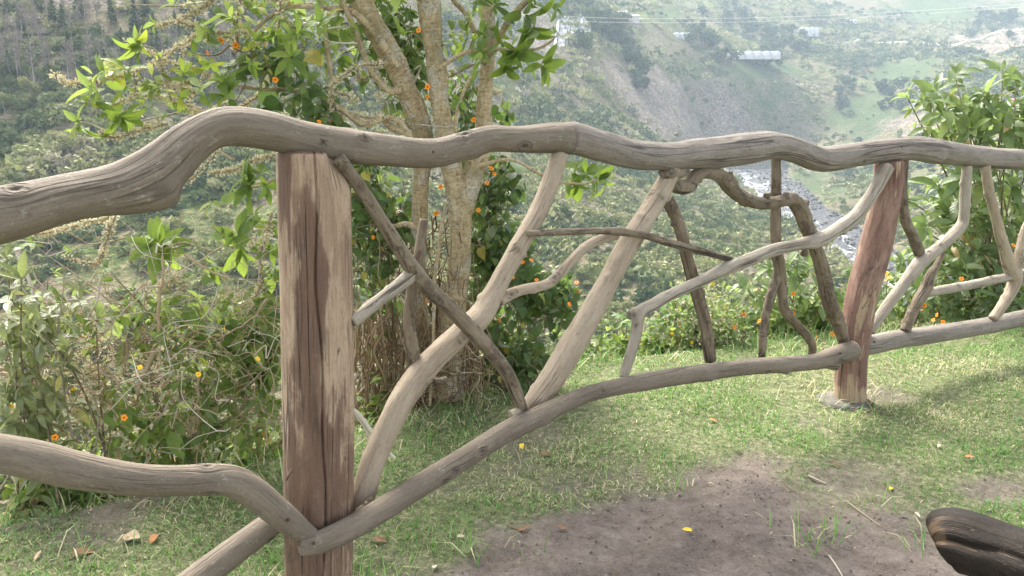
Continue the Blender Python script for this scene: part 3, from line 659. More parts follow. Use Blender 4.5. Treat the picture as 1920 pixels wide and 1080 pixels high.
def terr_z(X, Y):
    X = np.asarray(X, float); Y = np.asarray(Y, float)
    t = np.clip((X/Y-TG[0])/(TG[-1]-TG[0])*399, 0, 398.999); l = np.clip((np.log(Y)-LY[0])/(LY[-1]-LY[0])*259, 0, 258.999)
    a, c_ = t.astype(int), l.astype(int); fa, fc = t-a, l-c_
    z = tab2[a, c_]*(1-fa)*(1-fc)+tab2[a+1, c_]*fa*(1-fc)+tab2[a, c_+1]*(1-fa)*fc+tab2[a+1, c_+1]*fa*fc
    far = np.clip((Y-380)/400, 0, 1)
    g1 = fbm(X/55, Y/70, seed=11, oct=4); rid = 1-np.abs(fbm(X/120+.3*Y/200, Y/190, seed=13, oct=3))*1.6
    z = z + (1-far)*np.clip((Y-30)/100, 0, 1)*g1*3.2 + far*(g1*3.5+rid*11-6)
    z = z + np.clip(Y/200, .1, 1)*.8*fbm(X/9, Y/9, seed=15, oct=3)
    return z
def river_fix(X, Y, z):
    d, ins = poly_dist(X, Y, RIV); s = np.where(ins, d, -d)
    near = np.clip((s+45)/45, 0, 1)
    z = np.where(s > 0, np.minimum(z, RZ-.7-np.clip(s*.05, 0, 1.5)), z*(1-near)+near*np.clip(z, RZ-.2, RZ+6))
    return np.where((s <= 0) & (s > -60), np.maximum(z, RZ-.4), z)
def terrain_hit(px, py, y0=60, y1=2100):
    d = ray(px, py); yy_ = np.exp(np.linspace(math.log(y0), math.log(y1), 3000)); P = np.array([0, 0, H])+d*(yy_/d[1])[:, None]
    zz_ = river_fix(P[:, 0], P[:, 1], terr_z(P[:, 0], P[:, 1])); k = np.argmax(P[:, 2] < zz_)
    q = P[k]; return np.array([q[0], q[1], zz_[k]])

def patch(pts, soft, seed):
    Pn = np.array([terrain_hit(px, py)[:2] for px, py in pts])
    def f(X, Y):
        d, ins = poly_dist(X, Y, Pn); return np.clip((np.where(ins, d, -d)+soft*.9*fbm(X/soft/1.3, Y/soft/1.3, seed=seed, oct=4))/soft+.5, 0, 1)
    return f
BARE = [patch(q, 26, 201+i_) for i_, q in enumerate([[(1110, 112), (1180, 108), (1290, 165), (1420, 235), (1570, 312), (1440, 318), (1340, 312), (1270, 290), (1220, 250), (1170, 200), (1130, 160)], [(1640, 195), (1760, 200), (1770, 245), (1690, 262), (1620, 240)], [(960, 25), (1060, 20), (1050, 40), (1035, 95), (960, 110)], [(1800, 70), (1930, 40), (1930, 90), (1830, 95)], [(60, -10), (240, -5), (300, 25), (180, 30), (80, 20)], [(120, 250), (230, 270), (210, 320), (140, 310)]])]
WOOD = [patch(q, 20, 251+i_) for i_, q in enumerate([[(1000, 150), (1060, 165), (1130, 215), (1180, 268), (1100, 262), (1020, 220), (960, 200)], [(1120, 45), (1160, 50), (1240, 105), (1262, 130), (1225, 118), (1160, 95)], [(1400, 250), (1470, 285), (1540, 318), (1440, 322)], [(1830, 25), (1910, 20), (1900, 78), (1830, 84)], [(1560, 175), (1640, 195), (1600, 228), (1570, 215)], [(290, 60), (380, 50), (420, 110), (380, 160), (290, 110)]])]
GRN = [patch(q, 18, 231+i_) for i_, q in enumerate([[(1335, 118), (1480, 116), (1510, 140), (1400, 146), (1340, 136)], [(1620, 130), (1720, 105), (1770, 130), (1640, 178)], [(1690, 2), (1830, 0), (1820, 36), (1700, 40)], [(1230, 12), (1300, 18), (1280, 50), (1225, 48)], [(1560, 200), (1650, 170), (1690, 210), (1600, 260)], [(1470, 335), (1560, 330), (1620, 380), (1540, 380)]])]
tot = lambda L_, X, Y: np.max([f(X, Y) for f in L_], axis=0)
tt = np.linspace(-1.55, 1.55, 560); yy = np.exp(np.linspace(math.log(7.), math.log(2200), 460))
TT, YY = np.meshgrid(tt, yy, indexing='ij'); XX = TT*YY
ZZ = river_fix(XX, YY, terr_z(XX, YY))
nx, ny = XX.shape; i = np.arange(nx-1)[:, None]*ny; j = np.arange(ny-1)[None]
Fq = np.stack([i+j, i+ny+j, i+ny+j+1, i+j+1], -1).reshape(-1, 4)
m, nt, out = new_mat('dry_hillside'); b = NB(nt)
tx = b.n('TexCoord').outputs['Object']
n1 = b.noise(tx, .011, 6, .6, .6); n2 = b.noise(tx, .06, 5, .65, .4); n3 = b.noise(tx, .45, 5, .7)
f = b.math('ADD', b.math('MULTIPLY', n1, .5), b.math('ADD', b.math('MULTIPLY', n2, .28), b.math('MULTIPLY', n3, .22)))
col = b.ramp(f, [(.36, (.022, .045, .024)), (.42, (.07, .11, .036)), (.465, (.13, .145, .068)), (.52, (.20, .172, .13)), (.56, (.12, .145, .06)), (.62, (.19, .23, .09))])
bare_c = b.ramp(b.math('ADD', b.math('MULTIPLY', n2, .5), b.math('MULTIPLY', n3, .5)), [(.38, (.13, .115, .095)), (.5, (.25, .215, .19)), (.62, (.34, .305, .275))])
col = b.mix(b.attr('bare').outputs['Fac'], col, bare_c); col = b.mix(1., col, (.97, .93, .90), 'MULTIPLY'); col = b.mix(b.attr('meadow').outputs['Fac'], col, (.09, .122, .056))
col = b.mix(.75, col, b.ramp(n3, [(.3, (.35, .38, .36)), (.52, (.95, .95, .95)), (.7, (1.6, 1.55, 1.4))]), 'MULTIPLY')
b.bsdf(out, Base_Color=col, Roughness=1., Specular_IOR_Level=.05, Normal=b.bump(n3, 1., 1.6, b.bump(n2, .8, 6.)))
M_hill = m
ob = mesh('mountain_terrain', np.stack([XX, YY, ZZ], -1).reshape(-1, 3), Fq, M_hill, attrs={'bare': tot(BARE, XX, YY).ravel(), 'meadow': tot(GRN, XX, YY).ravel()}, kind='structure')

# river: gravel bed and two white water channels on it
m, nt, out = new_mat('river_gravel'); b = NB(nt); tx = b.n('TexCoord').outputs['Object']
n1 = b.noise(tx, .18, 6, .7); n2 = b.noise(tx, .02, 4, .6, 1.)
col = b.ramp(b.math('ADD', b.math('MULTIPLY', n1, .6), b.math('MULTIPLY', n2, .4)), [(.38, (.035, .037, .04)), (.5, (.085, .087, .092)), (.62, (.17, .17, .175))])
b.bsdf(out, Base_Color=col, Roughness=.95, Normal=b.bump(n1, 1., 1.))
M_bed = m
def sheet(name, poly, z, mat, kind='structure'):
    v = np.array([[p[0], p[1], z] for p in poly]); return mesh(name, v, [list(range(len(v)))], mat, kind=kind, smooth=False)
sheet('riverbed', RIV[::-1], RZ, M_bed)
LB = [(1352, 318), (1372, 335), (1392, 352), (1425, 385), (1462, 415), (1510, 440), (1545, 470), (1580, 505), (1640, 560), (1800, 640)]
RB = [(1475, 318), (1478, 330), (1500, 345), (1526, 368), (1552, 390), (1590, 412), (1640, 445), (1690, 478), (1785, 520), (1900, 560)]
g_ = []
for a, c_ in zip(LB, RB): g_.append([*on_z(*a, RZ)[:2], *on_z(*c_, RZ)[:2]])
G4 = smooth_path(np.array(g_), 4.); na = len(G4); nc = 26; al = np.concatenate([[0], np.cumsum(np.linalg.norm(np.diff(G4[:, :2], axis=0), axis=1))])
k = np.linspace(0, 1, nc); wob = .05*vnoise(al*.05, al*0, seed=131)[:, None]
X4 = G4[:, 0:1]*(1-k-wob)+G4[:, 2:3]*(k+wob); Y4 = G4[:, 1:2]*(1-k-wob)+G4[:, 3:4]*(k+wob); wd = np.hypot(G4[:, 0]-G4[:, 2], G4[:, 1]-G4[:, 3])[:, None]
fl = np.stack([wd*k[None]+0*X4, al[:, None]+0*X4, k[None]+0*X4], -1)
i_ = np.arange(na-1)[:, None]*nc; j_ = np.arange(nc-1)[None]
Fr = np.stack([i_+j_, i_+j_+1, i_+nc+j_+1, i_+nc+j_], -1).reshape(-1, 4)
m, nt, out = new_mat('shallow_river'); b = NB(nt); fa = b.attr('flow').outputs['Vector']
sx = b.n('SeparateXYZ', {0: fa}); cr_, aw, kk = sx.outputs
st = b.noise(b.scale(fa, (.11, .028, 0)), 1., 6, .68, 1.0); fn = b.noise(b.scale(fa, (.55, .22, 0)), 1., 5, .75, .5); bg_ = b.noise(b.scale(fa, (.03, .008, 0)), 1., 4, .6, .6)
gr = b.ramp(fn, [(.32, (.03, .032, .038)), (.5, (.075, .076, .082)), (.66, (.15, .148, .146))])
wm = b.ramp(b.math('ADD', st, b.math('MULTIPLY', b.math('SUBTRACT', .42, kk), .30)), [(.50, 0.), (.58, 1.)])      # the current runs along one bank
wc = b.ramp(fn, [(.36, (.10, .12, .13)), (.5, (.26, .28, .29)), (.64, (.60, .62, .64))])
b.bsdf(out, Base_Color=b.mix(wm, gr, wc), Roughness=b.math('SUBTRACT', .95, b.math('MULTIPLY', wm, .6)), Specular_IOR_Level=.2, Normal=b.bump(fn, 1., .8))
mesh('river', np.stack([X4, Y4, np.full(X4.shape, RZ+.12)], -1).reshape(-1, 3), Fr, m, attrs={'flow': fl.reshape(-1, 3)}, kind='structure')
gg = Geo(); rr_ = np.random.default_rng(77)
for _ in range(1500):      # boulders along both banks
    f_ = rr_.uniform(0, 1); e_ = rr_.choice([abs(rr_.normal(0, .06)), 1-abs(rr_.normal(0, .09)), rr_.uniform(.35, 1)]); q = int(f_*(na-1)); x_, y_ = G4[q, :2]*(1-e_)+G4[q, 2:]*e_; r_ = .3+1.7*rr_.uniform()**3
    ico = np.array([[0, 0, 1], [.9, 0, .3], [.28, .85, .3], [-.73, .53, .3], [-.73, -.53, .3], [.28, -.85, .3], [0, 0, -.6]])*r_*rr_.uniform(.6, 1.25, (7, 1))
    gg.add(ico+[x_, y_, RZ+.1+r_*.2], [[0, 1, 2], [0, 2, 3], [0, 3, 4], [0, 4, 5], [0, 5, 1], [6, 2, 1], [6, 3, 2], [6, 4, 3], [6, 5, 4], [6, 1, 5]], rnd=np.full(7, rr_.uniform()))
tag(gg.build('river_rocks', rnd_mat('boulder', [(0, (.05, .05, .052)), (.6, (.13, .128, .126)), (1, (.26, .255, .25))], .9), smooth=False, kind='stuff'), 'grey boulders strewn along the river banks', 'rocks')

# ------------------------------------------------------------------ scrub on the slopes
M_scrub = rnd_mat('scrub_leaves', [(0, (.022, .050, .036)), (.2, (.055, .092, .042)), (.4, (.135, .160, .066)), (.55, (.225, .245, .105)), (.7, (.33, .335, .16)), (.82, (.31, .275, .19)), (1., (.40, .365, .31))], .85, .15, (.2, .28, .06))
def scrub(name, label, n, tr, yr, rad, tris, cfun, flat=.8, accept=None, tsize=.24, cat='scrub', sh=None):
    y = np.sqrt(rng.uniform(yr[0]**2, yr[1]**2, n)); t = rng.uniform(*tr, n); x = t*y
    z = river_fix(x, y, terr_z(x, y)); k = np.ones(n, bool)
    d, ins = poly_dist(x, y, RIV); k &= ~ins & (d > 1)
    br_, gr_ = tot(BARE, x, y), tot(GRN, x, y); k &= rng.uniform(0, 1, n) > np.maximum(.45*br_, .88*gr_)
    if accept is not None: k &= rng.uniform(0, 1, n) < accept(x, y)
    x, y, z = x[k], y[k], z[k]; n = len(x)
    R = rng.uniform(*rad, n)*np.exp(rng.normal(0, .22, n))
    cl = cfun(x, y)+rng.normal(0, .09, n); br_ = br_[k]; cl = np.where(rng.uniform(0, 1, n) < .75*br_, rng.uniform(.55, 1., n), cl)
    R = R*(1-.45*br_)
    D = rand_dirs(n*tris).reshape(n, tris, 3); D[..., 2] = np.abs(D[..., 2])-.15
    lump = 1+.35*np.sin(D[..., 0]*4+x[:, None])*np.sin(D[..., 1]*4+y[:, None])+.2*np.sin(D[..., 2]*7+x[:, None]*2)
    rr = R[:, None]*lump*rng.uniform(.55, 1.0, (n, tris))
    hs = flat*(rng.uniform(.75, 1.3, n) if sh is None else rng.uniform(*sh, n))
    Pc = D*rr[..., None]; Pc[..., 2] *= hs[:, None]; Pc += np.stack([x, y, z+R*hs*.25], -1)[:, None]
    N = unit(D+.8*rng.normal(size=D.shape)); A = unit(np.cross(N, rng.normal(size=D.shape))); Bv = np.cross(N, A)
    s = (R[:, None]*tsize*rng.uniform(.6, 1.35, (n, tris)))[..., None]
    V = np.stack([Pc+A*s, Pc-A*s*.6+Bv*s*.85, Pc-A*s*.6-Bv*s*.85], 2).reshape(-1, 3)
    Fq = np.arange(len(V)).reshape(-1, 3)
    c_ = np.repeat(np.clip(cl[:, None]+rng.normal(0, .05, (n, tris)), 0, 1).ravel(), 3)
    o = mesh(name, V, Fq, M_scrub, attrs={'rnd': c_}, smooth=False, kind='stuff')
    return tag(o, label, cat)
cn = lambda sx, seed, base, amp: (lambda x, y: base+amp*fbm(x/sx, y/sx, seed=seed, oct=3))
scrub('hillside_scrub', 'mixed dry scrub covering the steep slope across the ravine', 9500, (-1.0, .08), (62, 330), (.8, 2.5), 96, cn(22, 61, .52, .34), accept=lambda x, y: np.clip(.72+.8*fbm(x/16, y/16, seed=62, oct=3), .12, 1))
scrub('valley_scrub', 'green scrub and low trees on the valley side above the river', 9000, (.0, 1.0), (60, 470), (.9, 2.8), 72, cn(30, 63, .50, .26), accept=lambda x, y: np.clip(.9+.7*fbm(x/30, y/30, seed=64, oct=3), .15, 1))
scrub('mountain_scrub', 'pale scrub on the hazy mountain slopes beyond the river', 34000, (-.1, 1.0), (430, 1500), (1.2, 4.4), 18, cn(70, 65, .43, .55), accept=lambda x, y: np.clip(.55+1.0*fbm(x/70, y/70, seed=66, oct=3), .28, 1), tsize=.40)
def dark_wood(px0, py0, w_):    # belts of dark trees in the gullies
    return lambda x, y: np.exp(-(((x/y*F+960-px0)/w_)**2))
scrub('gully_woods', 'dark tree belts filling the gullies of the far mountain', 9000, (-.1, .95), (430, 1500), (2.5, 5.5), 34, lambda x, y: .10+0*x, flat=1.3, accept=lambda x, y: np.maximum(np.clip(2.6*fbm(x/110, y/120, seed=67, oct=3)-1.0, 0, 1), tot(WOOD, x, y)), cat='woods')

# single trees one can tell apart
M_pale = plain_mat('pale_bark', (.22, .19, .165), (.40, .37, .34), 1.2, .9, .2, .02)
M_bare = plain_mat('grey_twig_bark', (.15, .125, .105), (.30, .265, .235), 1.5, .9, .2, .02)
def bare_proto(seed, h):
    r_ = np.random.default_rng(seed); tg, cg = Geo(), Geo()
    P = smooth_path([[0, 0, -.6], [r_.normal(0, .15), r_.normal(0, .15), h*.4], [r_.normal(0, .3), r_.normal(0, .3), h]], h/10)
    tube(tg, P, .13*h/9, .03, 6)
    for k in range(34):
        f = r_.uniform(.25, .97); p = P[int(f*(len(P)-1))]; a = r_.uniform(0, 6.28); L = h*r_.uniform(.15, .38)*(1.15-f*.6); up = r_.uniform(.8, 2.2)
        d = unit(np.array([math.cos(a), math.sin(a), up])); q = p+d*L*.6; e = q+unit(d+[0, 0, .6])*L*.5
        tube(cg, smooth_path([p, q, e], L/4), .055*h/9, .015, 4)
        for m_ in range(4):
            s_ = p+(q-p)*r_.uniform(.4, 1); tube(cg, [s_, s_+unit(d+r_.normal(0, .5, 3)+[0, 0, .3])*L*r_.uniform(.3, .55)], .028*h/9, .01, 3)
    return tg, cg
def foliage_cloud(seed, R, hh, n, ts, core=.5, col=(.2, .1)):
    r_ = np.random.default_rng(seed); g_ = Geo()
    lobes = [(r_.normal(0, .42, 3)*[R, R, hh*.55]+[0, 0, hh*.1], R*r_.uniform(.42, .68)) for _ in range(9)]
    for c_, rr in lobes:
        k = n//9; D = unit(r_.normal(size=(k, 3))); Pc = c_+D*rr*r_.uniform(core, 1, (k, 1))*[1, 1, .8]
        N = unit(D+.8*r_.normal(size=D.shape)); A = unit(np.cross(N, r_.normal(size=D.shape))); Bv = np.cross(N, A); s = ts*r_.uniform(.6, 1.4, (k, 1))
        V = np.stack([Pc+A*s, Pc-A*s*.6+Bv*s*.8, Pc-A*s*.6-Bv*s*.8], 1).reshape(-1, 3)
        g_.add(V, np.arange(len(V)).reshape(-1, 3), rnd=np.repeat(np.clip(r_.normal(col[0], col[1], k)+r_.normal(0, .05), 0, 1), 3))
    return g_
def tree_thing(name, parts, label, cat, group):
    e = empty(name, (0, 0, 0), label, cat, group)
    for nm, g_, mt, sm in parts: g_.build(nm, mt, e, smooth=sm)
    return e
def put_copy(src, loc, s, rz, first, label=None):
    if first: r_ = src
    else:
        r_ = src.copy(); C.objects.link(r_)
        for ch in list(src.children):
            c_ = ch.copy(); C.objects.link(c_); c_.parent = r_
    r_.location = Vector(loc); r_.scale = (s, s, s); r_.rotation_euler = (0, 0, rz)
    if label: r_['label'] = label
    return r_
def grove(protos, spots):
    used = [False]*len(protos)
    for k, (px, py, s) in enumerate(spots):
        i_ = k % len(protos); p = terrain_hit(px, py)
        put_copy(protos[i_], p-[0, 0, .3], s, rng.uniform(0, 6.28), not used[i_]); used[i_] = True
G1 = 'bare pale trees high on the ravine slope'
bare = []
for k in range(4):
    tg, cg = bare_proto(100+k, 8.+k)
    bare.append(tree_thing('bare_tree', [('trunk', tg, M_pale, True), ('crown', cg, M_bare, True)], 'slender leafless pale tree on the wooded slope across the ravine', 'tree', G1))
sp = []
while len(sp) < 130:
    px, py = rng.uniform(-60, 720), rng.uniform(25, 190)
    if vnoise(px/90, py/60, seed=71) > -.25: sp.append((px, py, rng.uniform(.7, 1.25)))
grove(bare, sp)
EVG = 'dark evergreen trees on the ravine slope'
ev = []
for k in range(3):
    tg = Geo(); tube(tg, smooth_path([[0, 0, -.6], [.1, 0, 3], [0, .1, 6]], .8), .16, .05, 6)
    cg = Geo(); r_ = np.random.default_rng(300+k)
    for L in range(11):
        f = L/10; rad = (1.9-.15*k)*(1-f)**.8+.2; m_ = int(46*(1-f)+14); a = r_.uniform(0, 6.28, m_); q = rad*r_.uniform(.25, 1, m_)
        Pc = np.stack([np.cos(a)*q, np.sin(a)*q, 1.2+f*6.2-q*.25+r_.normal(0, .15, m_)], -1)
        N = unit(np.stack([np.cos(a)*.6, np.sin(a)*.6, np.ones(m_)], -1)+.5*r_.normal(size=(m_, 3))); A = unit(np.stack([np.cos(a), np.sin(a), -.4*np.ones(m_)], -1)); Bv = unit(np.cross(N, A)); s = .55*r_.uniform(.6, 1.2, (m_, 1))
        V = np.stack([Pc+A*s, Pc-A*s*.5+Bv*s*.5, Pc-A*s*.5-Bv*s*.5], 1).reshape(-1, 3)
        cg.add(V, np.arange(len(V)).reshape(-1, 3), rnd=np.repeat(np.clip(r_.normal(.17, .08, m_), 0, 1), 3))
    ev.append(tree_thing('evergreen_tree', [('trunk', tg, M_bare, True), ('crown', cg, M_scrub, False)], 'dark conical evergreen on the wooded slope across the ravine', 'tree', EVG))
sp = [(40, 60), (15, 30), (70, 20), (8, 95), (255, 60), (275, 35), (290, 75), (230, 95), (130, 100), (100, 40), (200, 150), (330, 60), (355, 40), (60, 130), (20, 150), (300, 120), (400, 40), (340, 150), (450, 90), (420, 130), (380, 175), (500, 140), (540, 80), (260, 170), (160, 175), (600, 100), (640, 150), (120, 60), (150, 30), (210, 40)]
grove(ev, [(px, py, rng.uniform(.8, 1.4)) for px, py in sp])
BR = 'rounded leafy trees on the ravine slope'
bro = []
for k, (c0, c1) in enumerate([((.55, .07)), ((.45, .08)), ((.66, .06)), ((.3, .07))]):
    tg = Geo(); tube(tg, smooth_path([[0, 0, -.6], [.15, 0, 1.2], [.1, .1, 3.]], .5), .16, .06, 6)
    for a in (0.3, 2.2, 4.4): tube(tg, smooth_path([[.12, .03, 1.4], [.7*math.cos(a), .7*math.sin(a), 2.4], [1.3*math.cos(a), 1.3*math.sin(a), 3.2]], .4), .07, .03, 5)
    cg = foliage_cloud(400+k, 2.0, 2.4, 1300, .19, .55, (c0, c1)); cg.v = [v+[0, 0, 3.1] for v in cg.v]
    bro.append(tree_thing('broadleaf_tree', [('trunk', tg, M_bare, True), ('crown', cg, M_scrub, False)], 'bushy rounded tree on the scrubby slope across the ravine', 'tree', BR))
sp = [(57, 185, 1.25), (10, 215, 1.2), (130, 290, 1.3), (30, 280, .9), (90, 330, 1.), (20, 380, 1.0), (150, 380, .9), (60, 245, .8), (180, 250, .9), (230, 330, .8), (120, 215, .8), (270, 430, .8), (90, 470, .9), (190, 480, .8), (400, 360, .8), (350, 450, .7), (300, 520, .7), (60, 540, .7), (470, 240, .9), (560, 300, .9), (250, 390, .8),
      (1180, 520, 1.1), (1110, 470, 1.2), (1220, 480, 1.), (1150, 430, 1.2), (1090, 540, 1.), (1170, 590, .8), (1060, 420, 1.2), (1290, 460, 1.), (1330, 400, 1.1), (1340, 372, 1.3), (1230, 400, 1.2), (1100, 380, 1.4), (1200, 360, 1.4), (1380, 460, 1.), (1400, 520, .8), (1040, 470, 1.), (1020, 560, .8), (1560, 350, 1.3), (1600, 340, 1.2), (1650, 360, 1.1), (1530, 320, 1.4), (1700, 320, 1.2)]
grove(bro, sp)
# far tree groves at the foot of the fields
FT = 'dark round trees by the far fields'
far_t = []
for k in range(2):
    tg = Geo(); tube(tg, [[0, 0, -1], [0, 0, 2], [.2, 0, 4]], .3, .15, 5)
    cg = foliage_cloud(500+k, 3.6, 5.5, 420, .75, .6, (.08+.10*k, .05)); cg.v = [v+[0, 0, 5.] for v in cg.v]
    far_t.append(tree_thing('grove_tree', [('trunk', tg, M_bare, True), ('crown', cg, M_scrub, False)], 'dark tree in the groves round the far fields and houses', 'tree', FT))
sp = [(1090+rng.uniform(-12, 12), y_) for y_ in (92, 100)]
sp += [(1125+rng.uniform(-20, 25), rng.uniform(35, 90)) for _ in range(9)] + [(1165+26*f+rng.normal(0, 7), 62+62*f+rng.normal(0, 5)) for f in np.linspace(0, 1.8, 22)]
sp += [(rng.uniform(1345, 1465), rng.uniform(112, 128)) for _ in range(15)] + [(rng.uniform(1290, 1345), rng.uniform(78, 92)) for _ in range(8)] + [(rng.uniform(1430, 1510), rng.uniform(60, 98)) for _ in range(16)]
sp += [(rng.uniform(1300, 1420), rng.uniform(28, 66)) for _ in range(12)] + [(rng.uniform(1820, 1905), rng.uniform(30, 80)) for _ in range(14)] + [(rng.uniform(1570, 1700), rng.uniform(170, 215)) for _ in range(12)] + [(1695, 193), (1706, 190), (1650, 205)]
grove(far_t, [(a, c_, rng.uniform(1.0, 2.0)) for a, c_ in sp])

# ------------------------------------------------------------------ buildings, fields, cables far across the valley
M_white = plain_mat('white_wall', (.40, .39, .37), (.52, .51, .49), .8, .8, .1, .02)
M_roof = plain_mat('terracotta_roof', (.28, .11, .06), (.42, .19, .11), 1.5, .85, .3, .05)
M_zinc = plain_mat('pale_sheet_roof', (.36, .36, .36), (.46, .46, .46), .8, .5, .1, .02)
M_win = plain_mat('dark_window', (.03, .035, .045), (.07, .08, .10), 1., .2, 0, .01)
M_sheetp = plain_mat('white_plastic_cover', (.42, .43, .44), (.56, .57, .58), .3, .5, .3, .1)
def box_geo(g_, c_, sx, sy, z0, z1, rz=0.):
    cs, sn = math.cos(rz), math.sin(rz)
    v = np.array([[a*sx/2, b2*sy/2, z] for z in (z0, z1) for a, b2 in ((-1, -1), (1, -1), (1, 1), (-1, 1))])
    v = np.column_stack([v[:, 0]*cs-v[:, 1]*sn, v[:, 0]*sn+v[:, 1]*cs, v[:, 2]])+np.array(c_)
    g_.add(v, [[0, 3, 2, 1], [4, 5, 6, 7], [0, 1, 5, 4], [1, 2, 6, 5], [2, 3, 7, 6], [3, 0, 4, 7]])
def house(px, py, w_, d_, h, roof, label, rz=0., nwin=3, storeys=1, name='house'):
    p = terrain_hit(px, py); e = empty(name, p, label, 'house')
    g_ = Geo(); box_geo(g_, p, w_, d_, -4, h, rz); g_.build('wall', M_white, e, smooth=False)
    cs, sn = math.cos(rz), math.sin(rz); rot = lambda v: np.column_stack([np.array(v)[:, 0]*cs-np.array(v)[:, 1]*sn, np.array(v)[:, 0]*sn+np.array(v)[:, 1]*cs, np.array(v)[:, 2]])+p
    a, b2, t = w_/2+.5, d_/2+.6, h
    rv = rot([[-a, -b2, t+.02], [a, -b2, t+.02], [a, b2, t+.02], [-a, b2, t+.02], [-a, 0, t+d_*.22], [a, 0, t+d_*.22], [-a, -b2, t+.3], [a, -b2, t+.3], [a, b2, t+.3], [-a, b2, t+.3]])
    g_ = Geo(); g_.add(rv, [[0, 3, 2, 1], [0, 1, 7, 6], [2, 3, 9, 8], [6, 7, 5, 4], [8, 9, 4, 5]]); g_.more([[0, 6, 4], [0, 4, 3], [3, 4, 9], [1, 2, 5], [1, 5, 7], [2, 8, 5]])
    g_.build('roof', roof, e, smooth=False)
    for s_ in range(storeys):
        for k in range(nwin):
            g_ = Geo(); x = (k-(nwin-1)/2)*w_/nwin
            v = rot([[x-.6, -d_/2-.04, .9+s_*2.8], [x+.6, -d_/2-.04, .9+s_*2.8], [x+.6, -d_/2-.04, 2.2+s_*2.8], [x-.6, -d_/2-.04, 2.2+s_*2.8]])
            v2 = rot([[x-.6, -d_/2+.1, .9+s_*2.8], [x+.6, -d_/2+.1, .9+s_*2.8], [x+.6, -d_/2+.1, 2.2+s_*2.8], [x-.6, -d_/2+.1, 2.2+s_*2.8]])
            g_.add(np.vstack([v, v2]), [[0, 1, 2, 3], [0, 4, 5, 1], [1, 5, 6, 2], [2, 6, 7, 3], [3, 7, 4, 0]]); g_.build('window', M_win, e, smooth=False)
    return e
house(592, 78, 6.5, 5, 5.4, M_zinc, 'white two storey house among trees behind the leafy branches', .1, 3, 2)
house(1912, 203, 15, 8, 5.6, M_roof, 'white house with red roof behind the tall leafy shrub', -.1, 4, 2)
house(1862, 201, 9, 7, 3.4, M_zinc, 'low white house half hidden by the tall leafy shrub', .1, 2)
house(1722, 203, 12, 7, 3.0, M_zinc, 'low pale roofed house on the terrace above the cliff', .15, 3)
house(1186, 38, 13, 8, 4., M_zinc, 'small white house beside the row covered field', .1, 3)
house(1168, 30, 9, 7, 3.6, M_zinc, 'tiny pale house on the ridge under the cables', -.2, 2)
house(1599, 43, 10, 6, 3.4, M_zinc, 'lone tiny white house high on the mountain slope', .1, 2)
def greenhouse(px, py, w_, d_, h, label, rz=0., spans=5):
    p = terrain_hit(px, py); e = empty('greenhouse', p, label, 'greenhouse')
    cs, sn = math.cos(rz), math.sin(rz); rt = lambda v: np.column_stack([v[:, 0]*cs-v[:, 1]*sn, v[:, 0]*sn+v[:, 1]*cs, v[:, 2]])+p
    for k in range(spans):
        g_ = Geo(); x0 = -w_/2+k*w_/spans; r_ = w_/spans/2; a = np.linspace(0, np.pi, 9)
        arc = np.stack([x0+r_-r_*np.cos(a)*.985, np.zeros(9), h*.6+h*.5*np.sin(a)], -1)
        prof = np.vstack([[[x0+.01*r_, 0, -3]], arc, [[x0+2*r_-.01*r_, 0, -3]]]); n_ = len(prof)
        V = np.vstack([prof-[0, d_/2, 0], prof+[0, d_/2, 0]]); i_ = np.arange(n_-1)
        g_.add(rt(V), np.stack([i_, i_+1, n_+i_+1, n_+i_], -1)); mid = np.arange(1, n_-1)
        g_.more(np.stack([np.zeros_like(mid), mid+1, mid], -1)); g_.more(np.stack([n_+np.zeros_like(mid), n_+mid, n_+mid+1], -1))
        g_.build('tunnel', M_sheetp, e)
greenhouse(1388, 108, 78, 40, 5.5, 'long low white plastic greenhouse on the green river spur', -.05, 8)
greenhouse(1508, 66, 30, 30, 9., 'bright white tall plastic greenhouse beside dark trees on the slope', .2, 4)
greenhouse(1276, 70, 18, 14, 4., 'small white plastic greenhouse by the top of the dark gully', .1, 3)
# row covered plot: many short white covers on a slope
p00 = [terrain_hit(px, py) for px, py in ((1040, 92), (1104, 88), (1110, 40), (1048, 38))]
gk = Geo(); gp = Geo()
fe = empty('crop_field', (p00[0]+p00[2])/2, 'steep plot of white covered crop rows on the far hillside', 'field')
for r_ in range(20):
    v_ = (r_+.5)/20
    for c_ in range(13):
        if rng.uniform() < .22 + .25*((.3 < c_/13 < .65) and (.3 < v_ < .7)): continue
        u0 = (c_+rng.uniform(0, .1))/13; u1 = u0+rng.uniform(.5, .95)/13; vv = v_+rng.normal(0, .008)
        bil = lambda u, v: (p00[0]*(1-u)+p00[1]*u)*(1-v)+(p00[3]*(1-u)+p00[2]*u)*v
        a, b2 = bil(u0, vv), bil(u1, vv); up = np.array([0, 0, rng.uniform(.9, 1.8)]); dp = np.array([0, 1.6, 1.5])
        a = np.array([a[0], a[1], terr_z(a[0], a[1])]); b2 = np.array([b2[0], b2[1], terr_z(b2[0], b2[1])])
        gk.add([a-[0, 0, 1], b2-[0, 0, 1], b2+up, a+up, a+up+dp, b2+up+dp], [[0, 1, 2, 3], [3, 2, 5, 4]])
        if r_ % 4 == 0 and c_ % 3 == 0: pass
